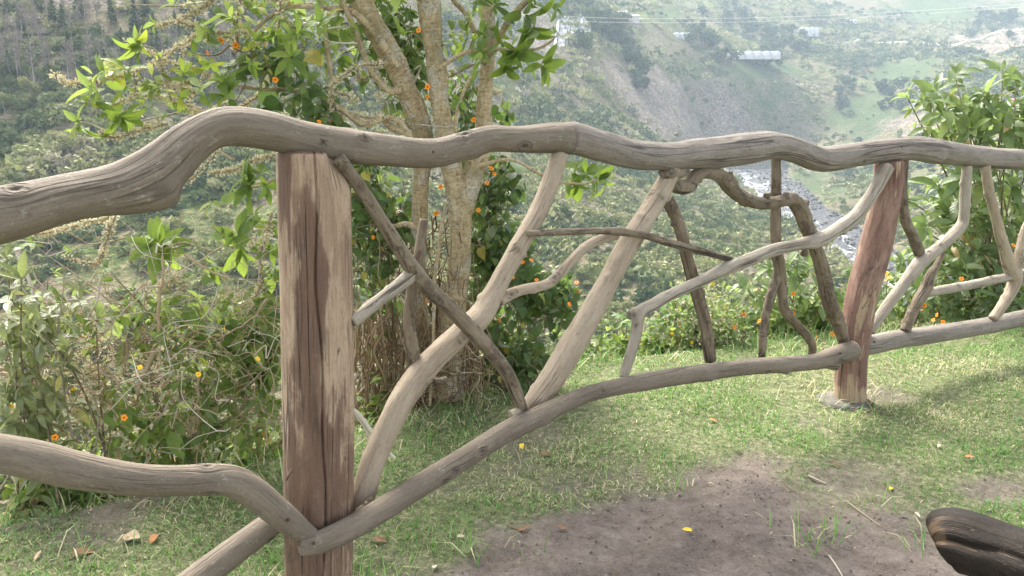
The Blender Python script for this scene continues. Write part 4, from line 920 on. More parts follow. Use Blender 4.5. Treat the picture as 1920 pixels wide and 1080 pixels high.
for c_ in (0, 2, 3, 6, 9, 12.6):
    a0 = None
    for v_ in np.linspace(0, 1, 14):
        q = (p00[0]*(1-c_/13)+p00[1]*c_/13)*(1-v_)+(p00[3]*(1-c_/13)+p00[2]*c_/13)*v_
        q = np.array([q[0], q[1], terr_z(q[0], q[1])+1.2])
        if a0 is not None and rng.uniform() < .75: gp.add([a0-[1, 0, 0], a0+[1, 0, 0], q+[1, 0, 0], q-[1, 0, 0], a0-[1, 0, 3], a0+[1, 0, -3]], [[0, 1, 2, 3], [0, 4, 5, 1]])
        a0 = q
gk.build('row_cover', M_sheetp, fe, smooth=False)
gp.build('path_strip', M_sheetp, fe, smooth=False)
# pale rock faces and a dirt track on the mountain
M_track = plain_mat('pale_dirt', (.36, .31, .25), (.55, .49, .42), .2, .95, .5, .3)
tr = [terrain_hit(px, py) for px, py in ((1560, 84), (1600, 82), (1650, 83), (1700, 81), (1745, 84), (1800, 86), (1850, 70), (1920, 58))]
trp = smooth_path(tr, 15); trp[:, 2] = terr_z(trp[:, 0], trp[:, 1])
V = np.vstack([trp+[0, -2, 2.6], trp+[0, 3, 3.4], trp+[0, -2.5, -2]]); n = len(trp); k = np.arange(n-1)
mesh('track', V, np.vstack([np.stack([k, k+1, n+k+1, n+k], -1), np.stack([2*n+k, 2*n+k+1, k+1, k], -1)]), M_track, kind='structure')
# cables
M_cable = plain_mat('pale_cable', (.45, .45, .45), (.6, .6, .6), 1., .4, 0, .01)
M_pole = plain_mat('wood_pole', (.3, .27, .24), (.45, .42, .4), 1., .9, .1, .01)
pp0 = terrain_hit(1183, 34)
gpo = Geo(); tube(gpo, [pp0-[0, 0, 2], pp0+[0, 0, 12]], .22, .15, 6); tube(gpo, [pp0+[-1.4, 0, 11.], pp0+[1.4, 0, 11.]], .1, .1, 5)
tag(gpo.build('utility_pole', M_pole), 'thin utility pole by the small white house, carrying the cables', 'pole')
for (y0_, y1_, dz, lab) in ((22, -3, 11.3, 'upper pale cable strung across the valley'), (30, 3, 10.2, 'lower pale cable strung across the valley')):
    yv = 420.
    a = at_y(1060, y0_+9, 690); b2 = at_y(2040, y1_, 430); g_ = Geo()
    P = np.array([a+(b2-a)*t_-np.array([0, 0, 5.0*4*t_*(1-t_)]) for t_ in np.linspace(0, 1, 40)])
    tube(g_, P, .085, .07, 4); tag(g_.build('power_cable', M_cable), lab, 'cable')
# haze of the valley
if HAZE > 0:
    m, nt, out = new_mat('valley_haze')
    pv = nt.nodes.new('ShaderNodeVolumePrincipled'); pv.inputs['Density'].default_value = HAZE; pv.inputs['Color'].default_value = (.68, .83, 1, 1); pv.inputs['Anisotropy'].default_value = HAZE_G
    nt.links.new(pv.outputs[0], out.inputs['Volume'])
    top = max(float(ZZ.max()), 60)+25; bot = float(min(ZZ.min(), RZ))-3
    g_ = Geo(); box_geo(g_, (0, 1000, 0), 7600, 2600, bot, top)
    tag(g_.build('haze', m, smooth=False, kind='stuff'), 'pale blue haze hanging in the valley', 'haze')
# ------------------------------------------------------------------ living plants
def bark_mat(name, c1, c2, c3, lich):
    m, nt, out = new_mat(name); b = NB(nt)
    g = b.attr('grain').outputs['Vector']
    n1 = b.noise(b.scale(g, (1, 1, .45)), 55., 6, .7, .5); n2 = b.noise(g, 11., 4, .6); n3 = b.noise(g, 120., 4, .7)
    n4 = b.noise(b.scale(g, (.6, .6, 2.2)), 48., 4, .6, .6)
    f = b.math('ADD', b.math('MULTIPLY', n1, .4), b.math('ADD', b.math('MULTIPLY', n4, .35), b.math('MULTIPLY', n3, .25)))
    col = b.ramp(f, [(.36, c1), (.5, c2), (.64, c3)])
    lm = b.math('MULTIPLY', b.ramp(n2, [(.52, 0.), (.60, 1.)]), b.ramp(n3, [(.44, 0.), (.54, 1.)]))
    dk = b.ramp(b.noise(b.scale(g, (1, 1, .8)), 24., 6, .75, .6), [(.50, 0.), (.62, 1.)])
    col = b.mix(b.math('MULTIPLY', dk, .42), col, [x*1.3 for x in c1])
    col = b.mix(b.math('MULTIPLY', lm, .8), col, lich)
    mo = b.noise(g, 6., 3, .6)
    col = b.mix(b.math('MULTIPLY', b.ramp(mo, [(.52, 0.), (.66, 1.)]), .4), col, (.13, .125, .055))
    b.bsdf(out, Base_Color=col, Roughness=.95, Specular_IOR_Level=.15, Normal=b.bump(b.math('ADD', b.math('ADD', n1, n4), n3), 1., .016))
    return m
M_bark = bark_mat('rough_tan_bark', (.22, .155, .085), (.62, .495, .30), (.82, .73, .52), (.70, .70, .64))
M_twig = rnd_mat('twig_bark', [(0, (.10, .078, .052)), (.5, (.24, .195, .135)), (1., (.44, .40, .34))], .85, vary=60.)
M_drystem = rnd_mat('dry_stem', [(0, (.085, .055, .032)), (.45, (.22, .155, .09)), (.8, (.36, .28, .18)), (1, (.55, .50, .42))], .85)
M_seed = rnd_mat('dry_flower_heads', [(0, (.24, .17, .10)), (.35, (.48, .41, .27)), (.75, (.68, .63, .46)), (1, (.70, .70, .52))], .8, .25, (.5, .42, .2))
GREEN = [(0, (.045, .085, .024)), (.35, (.080, .140, .034)), (.65, (.130, .205, .046)), (.86, (.20, .27, .06)), (.95, (.28, .30, .05)), (.985, (.50, .40, .05)), (1., (.34, .20, .08))]
M_leaf = leaf_mat('fresh_leaf', GREEN, (.22, .28, .17), trans=(.32, .43, .06), tw=.42, spec=.3, rough=.5)
M_vine = leaf_mat('vine_leaf', [(0, (.032, .068, .020)), (.5, (.062, .115, .032)), (.85, (.11, .175, .045)), (.97, (.16, .20, .05)), (1., (.40, .34, .08))], (.14, .18, .10), trans=(.16, .28, .05), tw=.33, spec=.4)
M_grey = leaf_mat('grey_green_leaf', [(0, (.08, .105, .048)), (.45, (.145, .175, .078)), (.75, (.21, .24, .11)), (.92, (.29, .31, .14)), (.97, (.42, .36, .10)), (1., (.36, .20, .09))], (.34, .35, .26), trans=(.26, .32, .09), tw=.35, spec=.5)
M_far = leaf_mat('broad_shrub_leaf', [(0, (.07, .115, .048)), (.5, (.12, .18, .07)), (.85, (.19, .26, .10)), (.97, (.25, .28, .09)), (1., (.40, .28, .12))], (.24, .30, .18), trans=(.26, .38, .09), tw=.38, spec=.55)
M_lobed = leaf_mat('lobed_leaf', [(0, (.07, .16, .03)), (1., (.13, .26, .05))], (.2, .3, .12), trans=(.3, .5, .08), tw=.45)
M_orange = plain_mat('orange_petal', (.72, .20, .012), (.86, .30, .015), 60., .55, .1, .001)
M_yellow = plain_mat('yellow_petal', (.80, .50, .02), (.88, .62, .04), 60., .55, .1, .001)
M_eye = plain_mat('dark_flower_eye', (.015, .008, .006), (.04, .018, .012), 300., .8, .1, .001)
M_purple = plain_mat('purple_petal', (.28, .06, .50), (.42, .12, .66), 80., .5, .1, .001)
M_pink = plain_mat('pink_petal', (.55, .05, .30), (.70, .12, .42), 80., .5, .1, .001)
M_cream = plain_mat('cream_petal', (.7, .62, .5), (.8, .74, .64), 80., .5, .1, .001)

def px3(px, py, y, jit=0.): return at_y(px, py, y)+rng.normal(0, jit, 3)
def rosette(geo, p, axis, n, L, wr=.38, spread=(.5, 1.5), curl=(.3, 1.2), kind='oval', rnd=None, stem=None, fold=.25):
    axis = unit(np.array(axis, float)); a0 = rng.uniform(0, 6.28)
    A = unit(np.cross(axis, [.3, .5, .81])); Bv = np.cross(axis, A)
    for k in range(n):
        a = a0+k*2.4+rng.normal(0, .2); th = rng.uniform(*spread)
        rad = A*math.cos(a)+Bv*math.sin(a)
        d = axis*math.cos(th)+rad*math.sin(th); d[2] -= .12; up = axis*math.sin(th)-rad*math.cos(th)+np.array([0, 0, .35])
        l = L*rng.uniform(.42, 1.2)
        leaves(geo, [p+unit(d)*L*.04-axis*L*rng.uniform(0, .25)], [d], [up], l, l*wr*rng.uniform(.85, 1.15), rng.uniform(*curl), fold*rng.uniform(.5, 1.5), kind, None if rnd is None else np.clip(rng.normal(rnd, .13, 1), 0, .94 if rng.uniform() < .96 else 1), nv=8, wave=.03)
def blob_pts(px, py, rx, ry, y, dy, n):
    c_ = at_y(px, py, y); D = rand_dirs(n)*rng.uniform(0, 1, (n, 1))**.45
    return c_+D*[rx*y/F, dy, ry*y/F]
def leaf_blob(geo, px, py, rx, ry, y, dy, n, L, kind='heart', wr=.8, rnd=.35, sd=.2, droop=.9, curl=.5):
    P = blob_pts(px, py, rx, ry, y, dy, n)
    cl = vnoise(P[:, 0]*6, P[:, 1]*6, P[:, 2]*6, seed=81); P = P[cl > rng.uniform(-.75, .15, n)]; n = len(P)
    a = rng.uniform(0, 6.28, n); d = np.stack([np.cos(a), np.sin(a)*.8-.25, -droop*rng.uniform(.2, 1.6, n)], -1)
    up = np.stack([np.cos(a)*.4, np.sin(a)*.4-.35, np.full(n, .8)], -1)+.45*rng.normal(size=(n, 3))
    l = L*np.exp(rng.normal(-.05, .28, n))
    leaves(geo, P, d, up, l, l*wr*rng.uniform(.8, 1.15, n), curl*rng.uniform(-.2, 1.8, n), rng.uniform(.05, .45, n), kind, np.clip(rng.normal(rnd, sd, n), 0, 1), nv=6, wave=.03)
    return P
def seeds(geo, P, every, n, r, size):
    """little dry flower heads crowded along a twig"""
    S = smooth_path(P, every)
    for p in S:
        if rng.uniform() < .2: continue
        k = max(2, int(n*rng.uniform(.4, 1.5))); D = rand_dirs(k); D[:, 2] = D[:, 2]*.8+.1
        leaves(geo, p+D*r*rng.uniform(.1, .8, (k, 1)), D+.5*rng.normal(size=(k, 3)), rand_dirs(k), size*rng.uniform(.5, 1.0, k), size*.6, rng.uniform(-1, 1, k), .5, 'drop', None, nv=3)
        geo.a.setdefault('rnd', []).append(np.repeat(np.clip(rng.normal(.6, .2, k), 0, 1), 9))
def wander(p, q, jit, n=5):
    p, q = np.array(p, float), np.array(q, float)
    t = np.linspace(0, 1, n)[:, None]; W = p+(q-p)*t; W[1:-1] += rng.normal(0, jit, (n-2, 3)); return smooth_path(W, max(np.linalg.norm(q-p)/18, .004))
fl_cache = {}
def flower_mesh(kind):
    if kind in fl_cache: return fl_cache[kind]
    np_, L, w_, mat = {'susan': (5, .019, .019, M_orange), 'daisy': (9, .015, .008, M_yellow), 'oxalis': (5, .016, .013, M_purple), 'pinkie': (5, .013, .011, M_pink)}[kind]
    g_ = Geo(); a = np.arange(np_)*2*np.pi/np_
    d = np.stack([np.cos(a), np.sin(a), .18+0*a], -1); z = np.zeros((np_, 3)); z[:, 2] = 1
    v = np.linspace(0, 1, 5); pw = np.array([.35, .75, 1., .95, .45])
    V = []
    for k in range(np_):
        b_ = np.array([-math.sin(a[k]), math.cos(a[k]), 0])
        for i_, vv in enumerate(v):
            for u in (-1, 0, 1):
                V.append(d[k]*(.004+vv*L)+b_*u*pw[i_]*w_*.52+np.array([0, 0, .0035*math.sin(vv*3)*abs(u)-.003*vv*vv]))
    idx = np.arange(15).reshape(5, 3); q = np.stack([idx[:-1, :-1], idx[:-1, 1:], idx[1:, 1:], idx[1:, :-1]], -1).reshape(-1, 4)
    g_.add(V, (q[None]+np.arange(np_)[:, None, None]*15).reshape(-1, 4))
    n_petal = len(g_.f4[0])
    r_ = .0048 if kind == 'susan' else .004; t = np.linspace(0, 2*np.pi, 10, endpoint=False)
    ring = np.stack([np.cos(t)*r_, np.sin(t)*r_, np.full(10, .003)], -1); ring2 = ring*[.6, .6, 1]+[0, 0, .0025]; e = np.array([[0, 0, .0065]])
    g_.add(np.vstack([ring, ring2, e]), np.stack([np.arange(10), (np.arange(10)+1) % 10, 10+(np.arange(10)+1) % 10, 10+np.arange(10)], -1))
    g_.f3.append(np.stack([10+np.arange(10), 10+(np.arange(10)+1) % 10, np.full(10, 20)], -1)+np_*15)
    V = np.concatenate(g_.v); fs = [np.concatenate(g_.f4), np.concatenate(g_.f3)]
    tmp = mesh('flower', V, fs, mat); me = tmp.data; bpy.data.objects.remove(tmp)
    me.materials.append(M_eye if kind == 'susan' else M_yellow if kind != 'daisy' else M_orange)
    mi = np.zeros(len(me.polygons), dtype=np.int32); mi[n_petal:] = 1; me.polygons.foreach_set('material_index', mi)
    fl_cache[kind] = me; return me
def flower(kind, p, parent, face=None, s=1.):
    o = bpy.data.objects.new('flower', flower_mesh(kind)); C.objects.link(o); o.parent = parent
    o.location = Vector(np.array(p)-np.array(parent.location))
    f = unit(np.array([0, 0, H])-np.array(p))*.8+rng.normal(0, .6, 3)+[0, 0, .25] if face is None else np.array(face)
    q = Vector(f).to_track_quat('Z', 'Y'); o.rotation_euler = q.to_euler(); o.scale = (s, s, s)
    return o

# ---- the multi-stemmed tree behind the fence
TY = 3.45
tb = at_y(840, 762, TY); tb[2] = 0
tree = empty('tree', tb, 'rough barked multi stemmed tree with sparse leaves and dried flower clusters behind the fence', 'tree')
def trunk(name, pts, y0, y1=None, seg=56, mat=M_bark, seed=0, lump=.11, flute=.07, parent=tree, **k):
    y1 = y0 if y1 is None else y1; n = len(pts)
    rows = []
    for i_, q in enumerate(pts):
        yv = y0+(y1-y0)*i_/(n-1); rows.append([*at_y(q[0], q[1], yv), q[2]*(.85 if name == 'trunk' else 1)/2*yv/F])
    S = smooth_path(rows, .012); V, fs, g = loft(S[:, :3], S[:, 3], seg, seed, lump=lump, flute=flute, lowf=9., **k)
    return mesh(name, V, fs, mat, parent, {'grain': g})
trunk('trunk', [(842, 800, 110), (846, 770, 80), (850, 720, 58), (850, 660, 52), (852, 600, 50), (858, 540, 50), (863, 480, 50), (864, 420, 50), (858, 370, 50), (848, 320, 46), (836, 260, 43), (826, 200, 41), (820, 140, 42), (812, 80, 43), (805, 20, 48), (798, -40, 50), (790, -160, 46), (785, -330, 38)], TY, seed=11)
trunk('trunk', [(790, 790, 44), (786, 720, 36), (784, 640, 33), (783, 560, 33), (784, 480, 34), (786, 400, 34), (790, 330, 36), (796, 275, 42), (783, 220, 44), (763, 170, 46), (740, 118, 46), (712, 70, 46), (686, 20, 48), (668, -30, 52), (640, -150, 46), (610, -320, 36)], TY+.1, TY+.02, seed=12)
trunk('trunk', [(866, 405, 40), (880, 350, 44), (897, 300, 44), (906, 255, 36), (908, 200, 33), (912, 140, 30), (916, 80, 29), (916, 10, 27), (918, -60, 27), (930, -200, 24), (950, -330, 20)], TY+.02, TY+.08, seed=13)
br = lambda pts, y0, y1=None, **k: trunk('branch', pts, y0, y1, seg=12, **{**dict(lump=.14, flute=.04, caps=(1, 1)), **k})
br([(745, 125, 16), (700, 60, 14), (660, 22, 12), (600, 14, 9), (540, 13, 8), (512, 27, 7), (490, 45, 7), (470, 66, 6), (452, 88, 5), (440, 100, 4)], 3.42, 3.15, seed=21)
br([(770, 250, 13), (735, 240, 12), (715, 221, 12), (680, 232, 11), (640, 205, 10), (600, 180, 9), (560, 168, 8), (510, 168, 7), (470, 165, 6), (420, 155, 6), (385, 138, 5), (355, 125, 5), (320, 115, 5), (298, 113, 5), (270, 130, 5), (235, 138, 5), (200, 147, 5), (160, 152, 4), (130, 158, 4), (112, 148, 3)], 3.4, 3.05, seed=22)
br([(720, 250, 9), (660, 262, 8), (560, 258, 7), (440, 236, 6), (385, 212, 6), (350, 197, 5), (320, 189, 5), (290, 183, 5), (262, 180, 4), (235, 188, 4), (210, 198, 3)], 3.4, 3.0, seed=23)
br([(624, 260, 10), (622, 200, 9), (619, 140, 9), (613, 90, 9), (607, 45, 9), (600, 0, 9), (592, -60, 8)], 3.35, 3.3, seed=24)
br([(750, 170, 14), (722, 165, 12), (690, 120, 11), (668, 60, 10), (645, 10, 9), (630, -50, 8)], 3.45, 3.3, seed=25)
br([(440, 300, 5), (395, 285, 5), (340, 340, 5), (345, 352, 4)], 3.2, 3.15, seed=26)
br([(906, 120, 13), (930, 80, 13), (946, 52, 12), (962, 28, 12), (985, 4, 12), (1010, -30, 10)], TY+.03, TY-.1, seed=27)
br([(890, 60, 9), (872, 25, 9), (850, 0, 9), (838, -30, 8)], TY+.1, TY+.2, seed=28)
br([(838, 380, 8), (829, 420, 7), (821, 480, 7), (815, 530, 7), (812, 650, 6), (806, 760, 6)], TY-.2, TY-.12, seed=29)
br([(853, 245, 8), (858, 205, 7), (872, 165, 6), (893, 128, 6)], TY-.1, seed=30)
br([(770, 258, 10), (750, 230, 10), (728, 222, 9), (712, 226, 8), (686, 240, 6)], TY-.2, seed=31)
br([(820, 130, 9), (870, 100, 7), (930, 92, 5), (1000, 93, 5), (1030, 80, 4), (1046, 64, 3)], TY-.1, 3.2, seed=32)
br([(900, 310, 7), (960, 300, 6), (1030, 335, 5), (1085, 345, 4), (1120, 338, 3)], TY-.1, 3.15, seed=33)
br([(786, 430, 12), (760, 420, 11), (735, 424, 9), (715, 405, 6)], TY+.05, seed=34)
br([(575, 330, 9), (520, 335, 6), (480, 350, 5), (455, 350, 4)], 3.3, 3.05, seed=35)
br([(575, 440, 9), (480, 432, 6), (440, 445, 5), (400, 470, 4), (345, 455, 4), (300, 470, 3)], 3.2, 2.95, seed=36)
tw, sd_, fo = Geo(), Geo(), Geo()
def twig(pts, y0, y1, w0=4, w1=2.5, sd=0, c_=.5):
    P = smooth_path([at_y(px, py, y0+(y1-y0)*i_/(len(pts)-1)) for i_, (px, py) in enumerate(pts)], .01)
    tube(tw, P, w0/2*y0/F, w1/2*y1/F, 6, rnd=c_)
    if sd: seeds(sd_, P, .0135, sd, .017, .017)
SY = 3.05
seeds(sd_, [at_y(px, py, y_) for px, py, y_ in ((112, 148, 3.05), (130, 158, 3.06), (160, 152, 3.07), (200, 147, 3.08), (235, 138, 3.1), (270, 126, 3.11))], .012, 11, .016, .017)
seeds(sd_, [at_y(px, py, y_) for px, py, y_ in ((280, 120, 3.11), (298, 113, 3.12), (320, 115, 3.13), (355, 125, 3.15), (385, 140, 3.17), (400, 148, 3.18))], .011, 14, .018, .017)
seeds(sd_, [at_y(px, py, y_) for px, py, y_ in ((105, 142, 3.05), (118, 150, 3.05), (130, 160, 3.06))], .009, 22, .022, .018)
seeds(sd_, [at_y(px, py, y_) for px, py, y_ in ((225, 192, 3.0), (262, 180, 3.03), (290, 183, 3.05), (320, 189, 3.08), (350, 197, 3.1), (385, 213, 3.12))], .010, 15, .02, .018)
twig([(298, 113), (306, 135), (314, 160), (322, 186)], 3.1, 3.05, 4, 3, 11)
twig([(375, 152), (340, 158), (322, 170)], 3.1, 3.05, 3, 2, 9)
twig([(420, -40), (395, 2), (370, 20), (352, 32), (330, 40), (300, 48)], 3.2, 3.0, 5, 3, 16); twig([(350, 10), (370, -8), (400, -20)], 3.1, 3.1, 3, 2, 16)
twig([(335, 40), (350, 46), (375, 52), (395, 62), (440, 62), (470, 62)], 3.0, 3.1, 4, 3, 10)
twig([(452, -20), (446, 25), (443, 55), (447, 90)], 3.1, 3.12, 5, 4, 3, .3); twig([(527, -20), (525, 20), (522, 56)], 3.1, 3.15, 4, 3, 4, .3)
twig([(300, 113), (293, 96), (281, 88), (262, 86)], 3.1, 3.05, 4, 3, 0, .9)
twig([(188, 250), (215, 258), (240, 252), (270, 242), (315, 232)], 3.0, 3.05, 4, 4, 14)
twig([(240, 252), (200, 245), (170, 233), (142, 228)], 3.02, 3.0, 4, 3, 0, .9); twig([(158, 185), (176, 200), (190, 216)], 3.02, 3.0, 3, 3, 0, .9)
twig([(193, 140), (190, 155), (178, 170)], 3.05, 3.02, 3, 2, 5); twig([(252, 140), (254, 165), (252, 185)], 3.05, 3.02, 2, 2, 2)
for _ in range(26):     # the web of fine twigs between the branches
    px, py = rng.uniform(330, 720), rng.uniform(-10, 250); y_ = rng.uniform(3.1, 3.5)
    twig([(px, py), (px-rng.uniform(10, 60), py+rng.uniform(-30, 30)), (px-rng.uniform(50, 120), py+rng.uniform(-40, 60))], y_, y_-.1, 4, 2, 7 if rng.uniform() < .5 else 0, rng.uniform(.3, 1))
for _ in range(16):
    px, py = rng.uniform(660, 960), rng.uniform(-10, 240); y_ = rng.uniform(3.4, 3.8)
    twig([(px, py), (px+rng.uniform(-50, 50), py+rng.uniform(-40, 40)), (px+rng.uniform(-90, 90), py+rng.uniform(-70, 60))], y_, y_-.1, 5, 2, 6 if rng.uniform() < .5 else 0, rng.uniform(.3, .9))
twig([(200, 440), (205, 420), (190, 490), (178, 495), (150, 490), (120, 482)], 2.9, 2.85, 4, 3, 4); twig([(217, 405), (206, 430), (198, 460), (182, 494)], 2.9, 2.88, 4, 3, 8)
twig([(65, 440), (110, 432), (160, 418), (205, 408)], 2.9, 2.95, 3, 3, 14)
twig([(510, 400), (500, 440), (488, 480), (490, 530), (470, 575)], 2.95, 2.9, 5, 3, 7)
twig([(340, 345), (365, 330), (395, 300), (405, 285)], 3.0, 3.05, 4, 3, 3); twig([(395, 325), (440, 318), (480, 300), (520, 290)], 3.05, 3.1, 4, 3, 12)
UPL = [0, -.25, .9]
def ros(px, py, y, L, n, ax, rnd=.72, **k): rosette(fo, at_y(px, py, y), ax, int(n*1.35)+1, L*.86*y/F, rnd=rnd, **k)
for px, py, L, n, ax, r_ in [(262, 84, 46, 7, (-.5, -.2, .5), .8), (258, 90, 60, 4, (.1, -.2, -.9), .88), (190, 132, 46, 7, (-.5, -.3, .5), .78), (235, 128, 46, 5, (.2, -.3, .6), .75), (172, 166, 52, 6, (-.6, -.2, .2), .8), (160, 182, 40, 4, (-.5, -.2, -.3), .8),
        (142, 226, 50, 8, (-.7, -.3, .25), .72), (150, 240, 46, 4, (-.2, -.3, -.8), .70), (219, 216, 56, 9, (.1, -.4, .35), .62), (225, 222, 60, 4, (.4, -.3, -.6), .6), (325, 8, 30, 4, (-.3, -.2, .8), .85), (288, 44, 32, 4, (-.8, -.2, .1), .85), (388, 52, 50, 4, (-.2, -.5, .7), .35), (385, 62, 58, 6, (-.7, -.3, -.4), .78),
        (434, 32, 38, 6, (-.3, -.3, .5), .8), (455, 28, 30, 3, (.2, -.3, .7), .9), (440, 50, 44, 4, (-.6, -.4, .1), .78), (415, 150, 56, 7, (-.3, -.4, .45), .72), (424, 180, 60, 7, (-.1, -.5, .3), .62), (430, 170, 40, 4, (.7, -.3, .3), .74), (504, 55, 42, 5, (-.5, -.3, .3), .72), (520, 65, 44, 5, (.2, -.3, -.5), .66), (478, 75, 40, 5, (.4, -.4, .3), .76), (560, 62, 44, 6, (.4, -.3, .3), .68),
        (548, 105, 50, 5, (.2, -.4, .2), .6), (470, 120, 40, 5, (0, -.4, -.6), .55), (395, 120, 34, 4, (.3, -.3, -.6), .8), (345, 135, 30, 4, (.2, -.3, .2), .8), (300, 165, 34, 3, (-.2, -.3, .8), .9), (282, 168, 34, 3, (.1, -.4, .6), .45), (268, 190, 34, 3, (-.5, -.3, -.5), .93), (340, 182, 34, 3, (.7, -.2, .4), .9), (365, 95, 36, 3, (.5, 0, .4), .8), (365, 5, 26, 3, (.4, 0, .8), .8), (600, 40, 40, 5, (.1, -.4, .5), .6), (480, 10, 30, 4, (0, -.3, .8), .8),
        (990, 30, 66, 7, (.5, -.3, -.2), .35), (998, 60, 76, 6, (.2, -.3, -.7), .42), (962, 100, 62, 6, (-.2, -.4, -.3), .35), (940, 85, 50, 5, (-.7, -.3, .3), .4), (900, 105, 54, 6, (-.7, -.3, .4), .5), (905, 60, 46, 5, (-.3, -.4, .5), .5), (1018, 122, 46, 6, (.2, -.4, -.2), .55), (1045, 16, 56, 5, (.8, -.3, -.1), .38), (950, 130, 56, 5, (.1, -.3, -.8), .35), (1040, 58, 30, 4, (.6, -.2, .5), .85), (880, 30, 46, 5, (-.5, -.3, .4), .45), (860, 190, 36, 4, (-.4, -.4, 0), .5), (925, 10, 50, 6, (.2, -.4, .4), .4), (1010, 5, 50, 5, (.5, -.3, .5), .4),
        (1098, 322, 60, 8, (.1, -.4, .4), .62), (1120, 335, 58, 6, (.8, -.3, -.1), .5), (1085, 345, 52, 5, (-.1, -.4, -.5), .48), (1070, 325, 50, 5, (-.4, -.3, .4), .55), (1135, 345, 40, 3, (.8, -.2, -.5), .62),
        (470, 345, 60, 8, (-.2, -.5, .4), .6), (455, 330, 54, 6, (-.6, -.3, .3), .7), (500, 350, 50, 5, (.3, -.4, -.2), .6), (490, 320, 40, 5, (.2, -.4, .6), .7), (445, 360, 50, 4, (-.6, -.2, -.5), .7),
        (300, 462, 74, 9, (.0, -.5, .35), .55), (292, 448, 58, 5, (-.3, -.3, .7), .66), (312, 480, 70, 4, (.2, -.4, -.6), .5), (440, 442, 70, 7, (-.1, -.5, .1), .42), (452, 470, 74, 5, (.1, -.5, -.6), .40), (415, 440, 54, 4, (-.8, -.3, -.2), .62), (470, 400, 44, 6, (-.4, -.4, .4), .7), (400, 500, 60, 3, (-.2, -.4, -.6), .55), (395, 380, 34, 4, (-.5, -.3, .2), .85), (505, 470, 50, 5, (.2, -.4, .1), .45), (130, 470, 34, 4, (-.6, -.3, .2), .85), (505, 420, 44, 5, (0, -.4, 0), .5), (512, 510, 56, 5, (.1, -.5, -.3), .4)]:
    ros(px, py, (3.0 if px < 620 else 3.3) + rng.normal(0, .03), L, n, ax, r_)
leaf_blob(fo, 610, -140, 420, 110, 3.6, .7, 900, .10, 'oval', .42, .55, .2, .5)   # the crown above
leaf_blob(fo, 860, -170, 340, 120, 3.7, .8, 800, .10, 'oval', .42, .5, .2, .5)
leaf_blob(fo, 300, 150, 170, 80, 3.1, .12, 70, .075, 'oval', .42, .74, .15, .4)
leaf_blob(fo, 540, 40, 150, 70, 3.35, .25, 200, .068, 'oval', .40, .68, .2, .5)
leaf_blob(fo, 690, 60, 110, 90, 3.7, .3, 170, .075, 'oval', .42, .5, .2, .6)
leaf_blob(fo, 900, 70, 90, 80, 3.7, .3, 90, .08, 'oval', .42, .45, .2, .8)
tw.build('twigs', M_twig, tree); fo.build('foliage', M_leaf, tree)
sd_.a.pop('leafuv', None); sd_.build('dried_flowers', M_seed, tree, smooth=False)

# ---- climbing vine with orange flowers on the tree
vine = empty('climbing_vine', tb+[.15, .12, 0], 'dark leaved climbing vine with orange flowers wrapped round the tree trunks', 'vine')
vf, vs = Geo(), Geo()
VB = [(510, 112, 70, 45, 3.25, .2, 90), (555, 175, 75, 48, 3.3, .2, 110), (600, 225, 60, 34, 3.3, .2, 110), (480, 110, 50, 40, 3.2, .15, 40), (730, 60, 62, 70, 3.75, .3, 230), (765, 140, 46, 90, 3.75, .25, 230), (655, 120, 60, 80, 3.6, .25, 90), (865, 200, 36, 80, 3.75, .2, 130), (640, 290, 90, 40, 3.45, .25, 130),
      (690, 350, 70, 70, 3.6, .25, 260), (745, 420, 52, 90, 3.65, .2, 230), (690, 450, 56, 90, 3.55, .2, 170), (720, 560, 60, 80, 3.6, .2, 70), (935, 345, 50, 56, 3.7, .2, 170), (915, 420, 48, 80, 3.7, .2, 200), (960, 470, 60, 70, 3.65, .2, 190), (1000, 570, 76, 78, 3.62, .25, 330), (940, 640, 74, 90, 3.7, .25, 360), (985, 690, 60, 66, 3.6, .2, 210), (1055, 560, 36, 60, 3.6, .15, 90), (905, 540, 40, 90, 3.75, .2, 160), (930, 730, 50, 40, 3.65, .15, 80), (940, 230, 26, 50, 3.7, .15, 60), (890, 270, 30, 60, 3.72, .15, 60), (560, 250, 70, 28, 3.3, .2, 60)]
for q in VB: leaf_blob(vf, *q[:6], int(q[6]*(1.0 if q[1] < 260 else 1.4)), .046, 'heart', .80, .55, .26)
for q in VB:
    for _ in range(int(q[6]/14)):
        P = blob_pts(q[0], q[1], q[2], q[3], q[4], q[5], 2); P = P[np.argsort(-P[:, 2])]
        tube(vs, wander(P[0], P[1]-[0, 0, rng.uniform(0, .1)], .03), .0022, .0014, 4, rnd=rng.uniform(.1, .8))
vs2 = Geo()
for _ in range(330):     # the dead tangle hanging round the base
    px = rng.choice([rng.normal(720, 45), rng.normal(800, 45), rng.normal(850, 30)]); py = rng.uniform(400, 740); y_ = rng.uniform(3.35, 3.75); L = rng.uniform(40, 190)
    p = at_y(px, py, y_); q = at_y(px+rng.normal(0, 22), min(py+L, 800), y_+rng.normal(0, .05))
    tube(vs2, wander(p, q, .028, 6), rng.uniform(.0012, .0035), .0012, 4, rnd=np.clip(rng.normal(.35, .22), 0, 1))
for _ in range(120):
    px = rng.normal(830, 45); py = rng.uniform(640, 790); y_ = rng.uniform(3.3, 3.5); p = at_y(px, py, y_); d = rand_dirs(1)[0]*[.12, .06, .07]
    tube(vs2, wander(p-d, p+d, .03, 6), .0018, .001, 4, rnd=np.clip(rng.normal(.5, .25), 0, 1))
